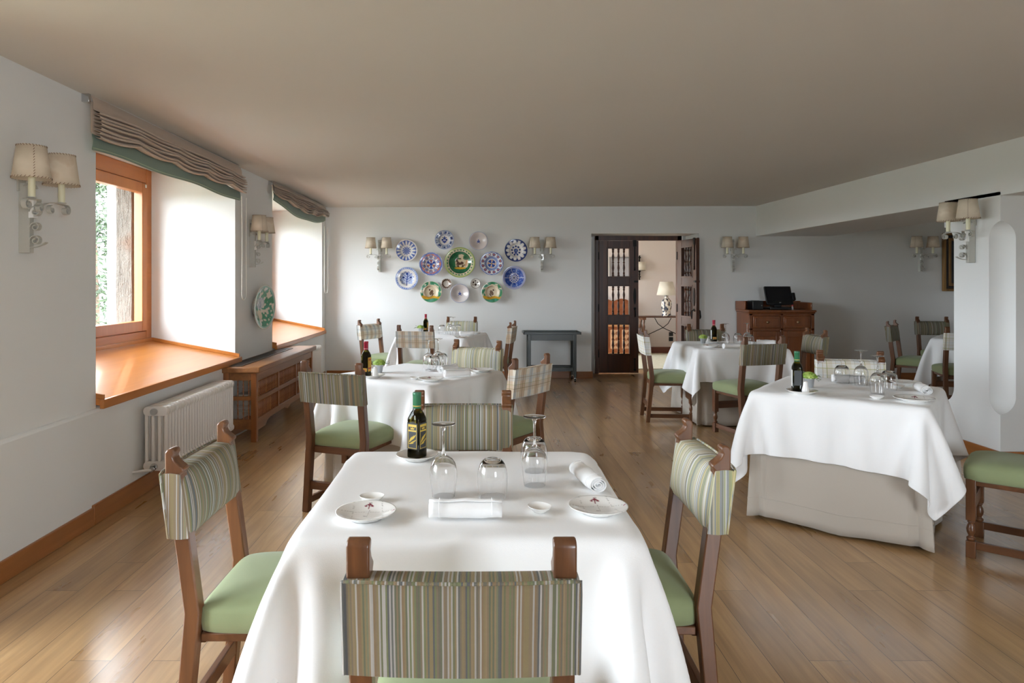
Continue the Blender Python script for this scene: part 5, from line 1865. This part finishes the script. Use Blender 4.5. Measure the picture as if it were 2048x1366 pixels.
# ------------------------------------------------------------------ sideboard and till
def make_sideboard():
    X0, X1, Y0 = 3.705, 4.60, 9.40
    W_ = X1-X0; DD = .47; H = 1.02
    t = empty('sideboard', 'brown wooden sideboard with two drawers carrying the till screen', 'sideboard', (X0, Y0, 0))
    m = MB(); m.box(0, W_, .02, DD, .06, H-.05); m.box(.0, W_, .012, .03, .06, .10)
    m.build('carcass', CABWOOD, t, bevel=.003)
    m = MB(); m.box(-.0, .045, 0, .03, .0, H-.05); m.box(W_-.045, W_, 0, .03, 0, H-.05); m.box(W_/2-.02, W_/2+.02, .0, .03, .08, H-.05); m.box(0, W_, .0, .03, .06, .12); m.box(0, W_, .0, .03, H-.28, H-.25); m.box(0, W_, 0, .03, H-.075, H-.05)
    m.build('face_frame', CABWOOD, t, bevel=.004)
    m = MB(); m.box(-.02, W_+.02, -.025, DD, H-.03, H); m.box(-.01, W_+.01, -.012, DD, H-.05, H-.03)
    m.build('worktop', CABWOOD, t, bevel=.008)
    m = MB(); m.box(-.02, 0.0, .12, DD, H, H+.115); m.box(W_, W_+.02, .10, DD, H, H+.10); m.box(-.02, W_+.02, DD-.02, DD, H, H+.115)
    m.build('gallery', CABWOOD, t, bevel=.004)
    for k in (0, 1):
        a = .05+k*(W_/2-.03); c_ = a+W_/2-.075
        m = MB(); m.box(a, c_, -.008, .02, H-.245, H-.085); 
        dw = m.build('drawer', CABWOOD, t, bevel=.006)
        m = MB(); m.box(a+.022, c_-.022, -.014, -.006, H-.222, H-.108); m.build('drawer_panel', CABWOOD, dw, bevel=.006)
        m = MB(); m.lathe([(.006, 0), (.006, .014), (.018, .02), (.020, .028), (.012, .036), (.0005, .038)], 16)
        xm = (a+c_)/2; m.v = [(x+xm, -.014-z, y+H-.165) for x, y, z in m.v]
        m.build('knob', BRONZE, dw, smooth=True)
        m = MB()
        z0, z1 = .125, H-.29
        m.box(a, a+.06, -.008, .018, z0, z1); m.box(c_-.06, c_, -.008, .018, z0, z1); m.box(a+.06, c_-.06, -.008, .018, z1-.07, z1); m.box(a+.06, c_-.06, -.008, .018, z0, z0+.07)
        do_ = m.build('cabinet_door', CABWOOD, t, bevel=.004)
        m = MB(); m.box(a+.055, c_-.055, .002, .016, z0+.06, z1-.06); m.hexa([(a+.07, -.002, z0+.08), (c_-.07, -.002, z0+.08), (c_-.07, .004, z0+.08), (a+.07, .004, z0+.08)], [(a+.07, -.002, z1-.08), (c_-.07, -.002, z1-.08), (c_-.07, .004, z1-.08), (a+.07, .004, z1-.08)])
        m.build('door_panel', CABWOOD, do_, bevel=.01)
    t2 = empty('till_terminal', 'black touchscreen till standing on the sideboard', 'till', (X0+.48, Y0+.22, H), .0)
    m = MB(); m.box(-.15, .15, -.12, .12, 0, .035); m.box(-.05, .05, -.02, .05, .03, .13); m.build('till_base', BLACKPLASTIC, t2, bevel=.008)
    m = MB()
    tilt = .38
    def R_(x, y, z): 
        c_, s_ = math.cos(tilt), math.sin(tilt); return (x, y*c_+z*s_-.08, .07-y*s_+z*c_)
    q = MB(); q.box(-.185, .185, -.018, .018, 0, .27); q.v = [R_(*p) for p in q.v]
    sc_ = q.build('screen_housing', BLACKPLASTIC, t2, bevel=.006)
    q = MB(); q.box(-.165, .165, -.0195, -.0175, .045, .25); q.v = [R_(*p) for p in q.v]; q.build('screen', SCREEN, sc_)
    q = MB(); q.box(-.013, .013, -.0195, -.018, .018, .028); q.v = [R_(*p) for p in q.v]; q.build('screen_badge', simple('badge_grey', '8f9093', .4), sc_)
    q = MB(); q.box(.185, .225, -.03, .03, .06, .17); q.v = [R_(*p) for p in q.v]; q.build('card_reader', BLACKPLASTIC, sc_, bevel=.005)
    t3 = empty('receipt_printer', 'black receipt printer on the sideboard left of the till', 'printer', (X0+.16, Y0+.20, H))
    m = MB(); m.box(-.075, .075, -.10, .10, 0, .125); m.build('printer_case', BLACKPLASTIC, t3, bevel=.008)
    m = MB(); m.box(-.05, .05, -.02, .03, .124, .129); m.build('paper_slot', simple('slot_grey', '2c2d30', .3), t3)
    m = MB(); m.lathe([(.002, 0), (.006, .001), (.002, .002)], 10); m.v = [(x+.05, -.101-z, y+.06) for x, y, z in m.v]; m.build('printer_button', simple('badge_grey2', '8f9093', .4), t3)
    t4 = empty('small_bottle', 'tiny red-capped bottle on the sideboard right of the till', 'bottle', (X0+.665, Y0+.16, H))
    m = MB(); m.lathe([(.0005, 0), (.014, 0), (.014, .03), (.006, .045), (.006, .05)], 14); m.build('bottle_glass', simple('pale_plastic', 'c9c3c0', .3), t4, smooth=True)
    m = MB(); m.lathe([(.011, .048), (.011, .066), (.0005, .068)], 14); m.build('cap', simple('bright_red', 'c01528', .3), t4, smooth=True)
    m = MB(); m.tube([(X0+.36, Y0+.24, H+.02), (X0+.40, Y0+.20, H+.08), (X0+.45, Y0+.3, H+.05), (X0+.55, Y0+.25, H+.03), (X0+.62, Y0+.30, H+.02)], .004, 6)
    tag(m.build('cable', BLACKPLASTIC, smooth=True), 'black cable trailing behind the till on the sideboard', 'cable')
make_sideboard()

# ------------------------------------------------------------------ gilt picture in the side room
X_ = 6.63; yb_ = by(7.0)
t = empty('framed_picture', 'dark painting in a gilt frame on the side room wall, beside the column', 'picture', (X_, yb_, 1.275), -.03)
GILT = wood('gilt_frame', '4a2e14', 'b58a46', axis=2, rough=.35, scale=.8, bump=.3)
w_, h_ = .78, .835
for nm, mt, i0, i1, dp in (('outer_frame', GILT, 0, .035, .05), ('frame_cove', simple('dark_cove', '22150e', .4), .035, .075, .035), ('inner_frame', GILT, .075, .115, .04)):
    m = MB()
    m.box(i0, i1, -dp, 0, i0, h_-i0); m.box(w_-i1, w_-i0, -dp, 0, i0, h_-i0); m.box(i1, w_-i1, -dp, 0, i0, i1); m.box(i1, w_-i1, -dp, 0, h_-i1, h_-i0)
    m.build(nm, mt, t, bevel=.006)
m = MB(); m.box(.11, w_-.11, -.02, -.005, .11, h_-.11)
m.build('canvas', simple('dark_painting', '202326', .35, bump=.2), t)
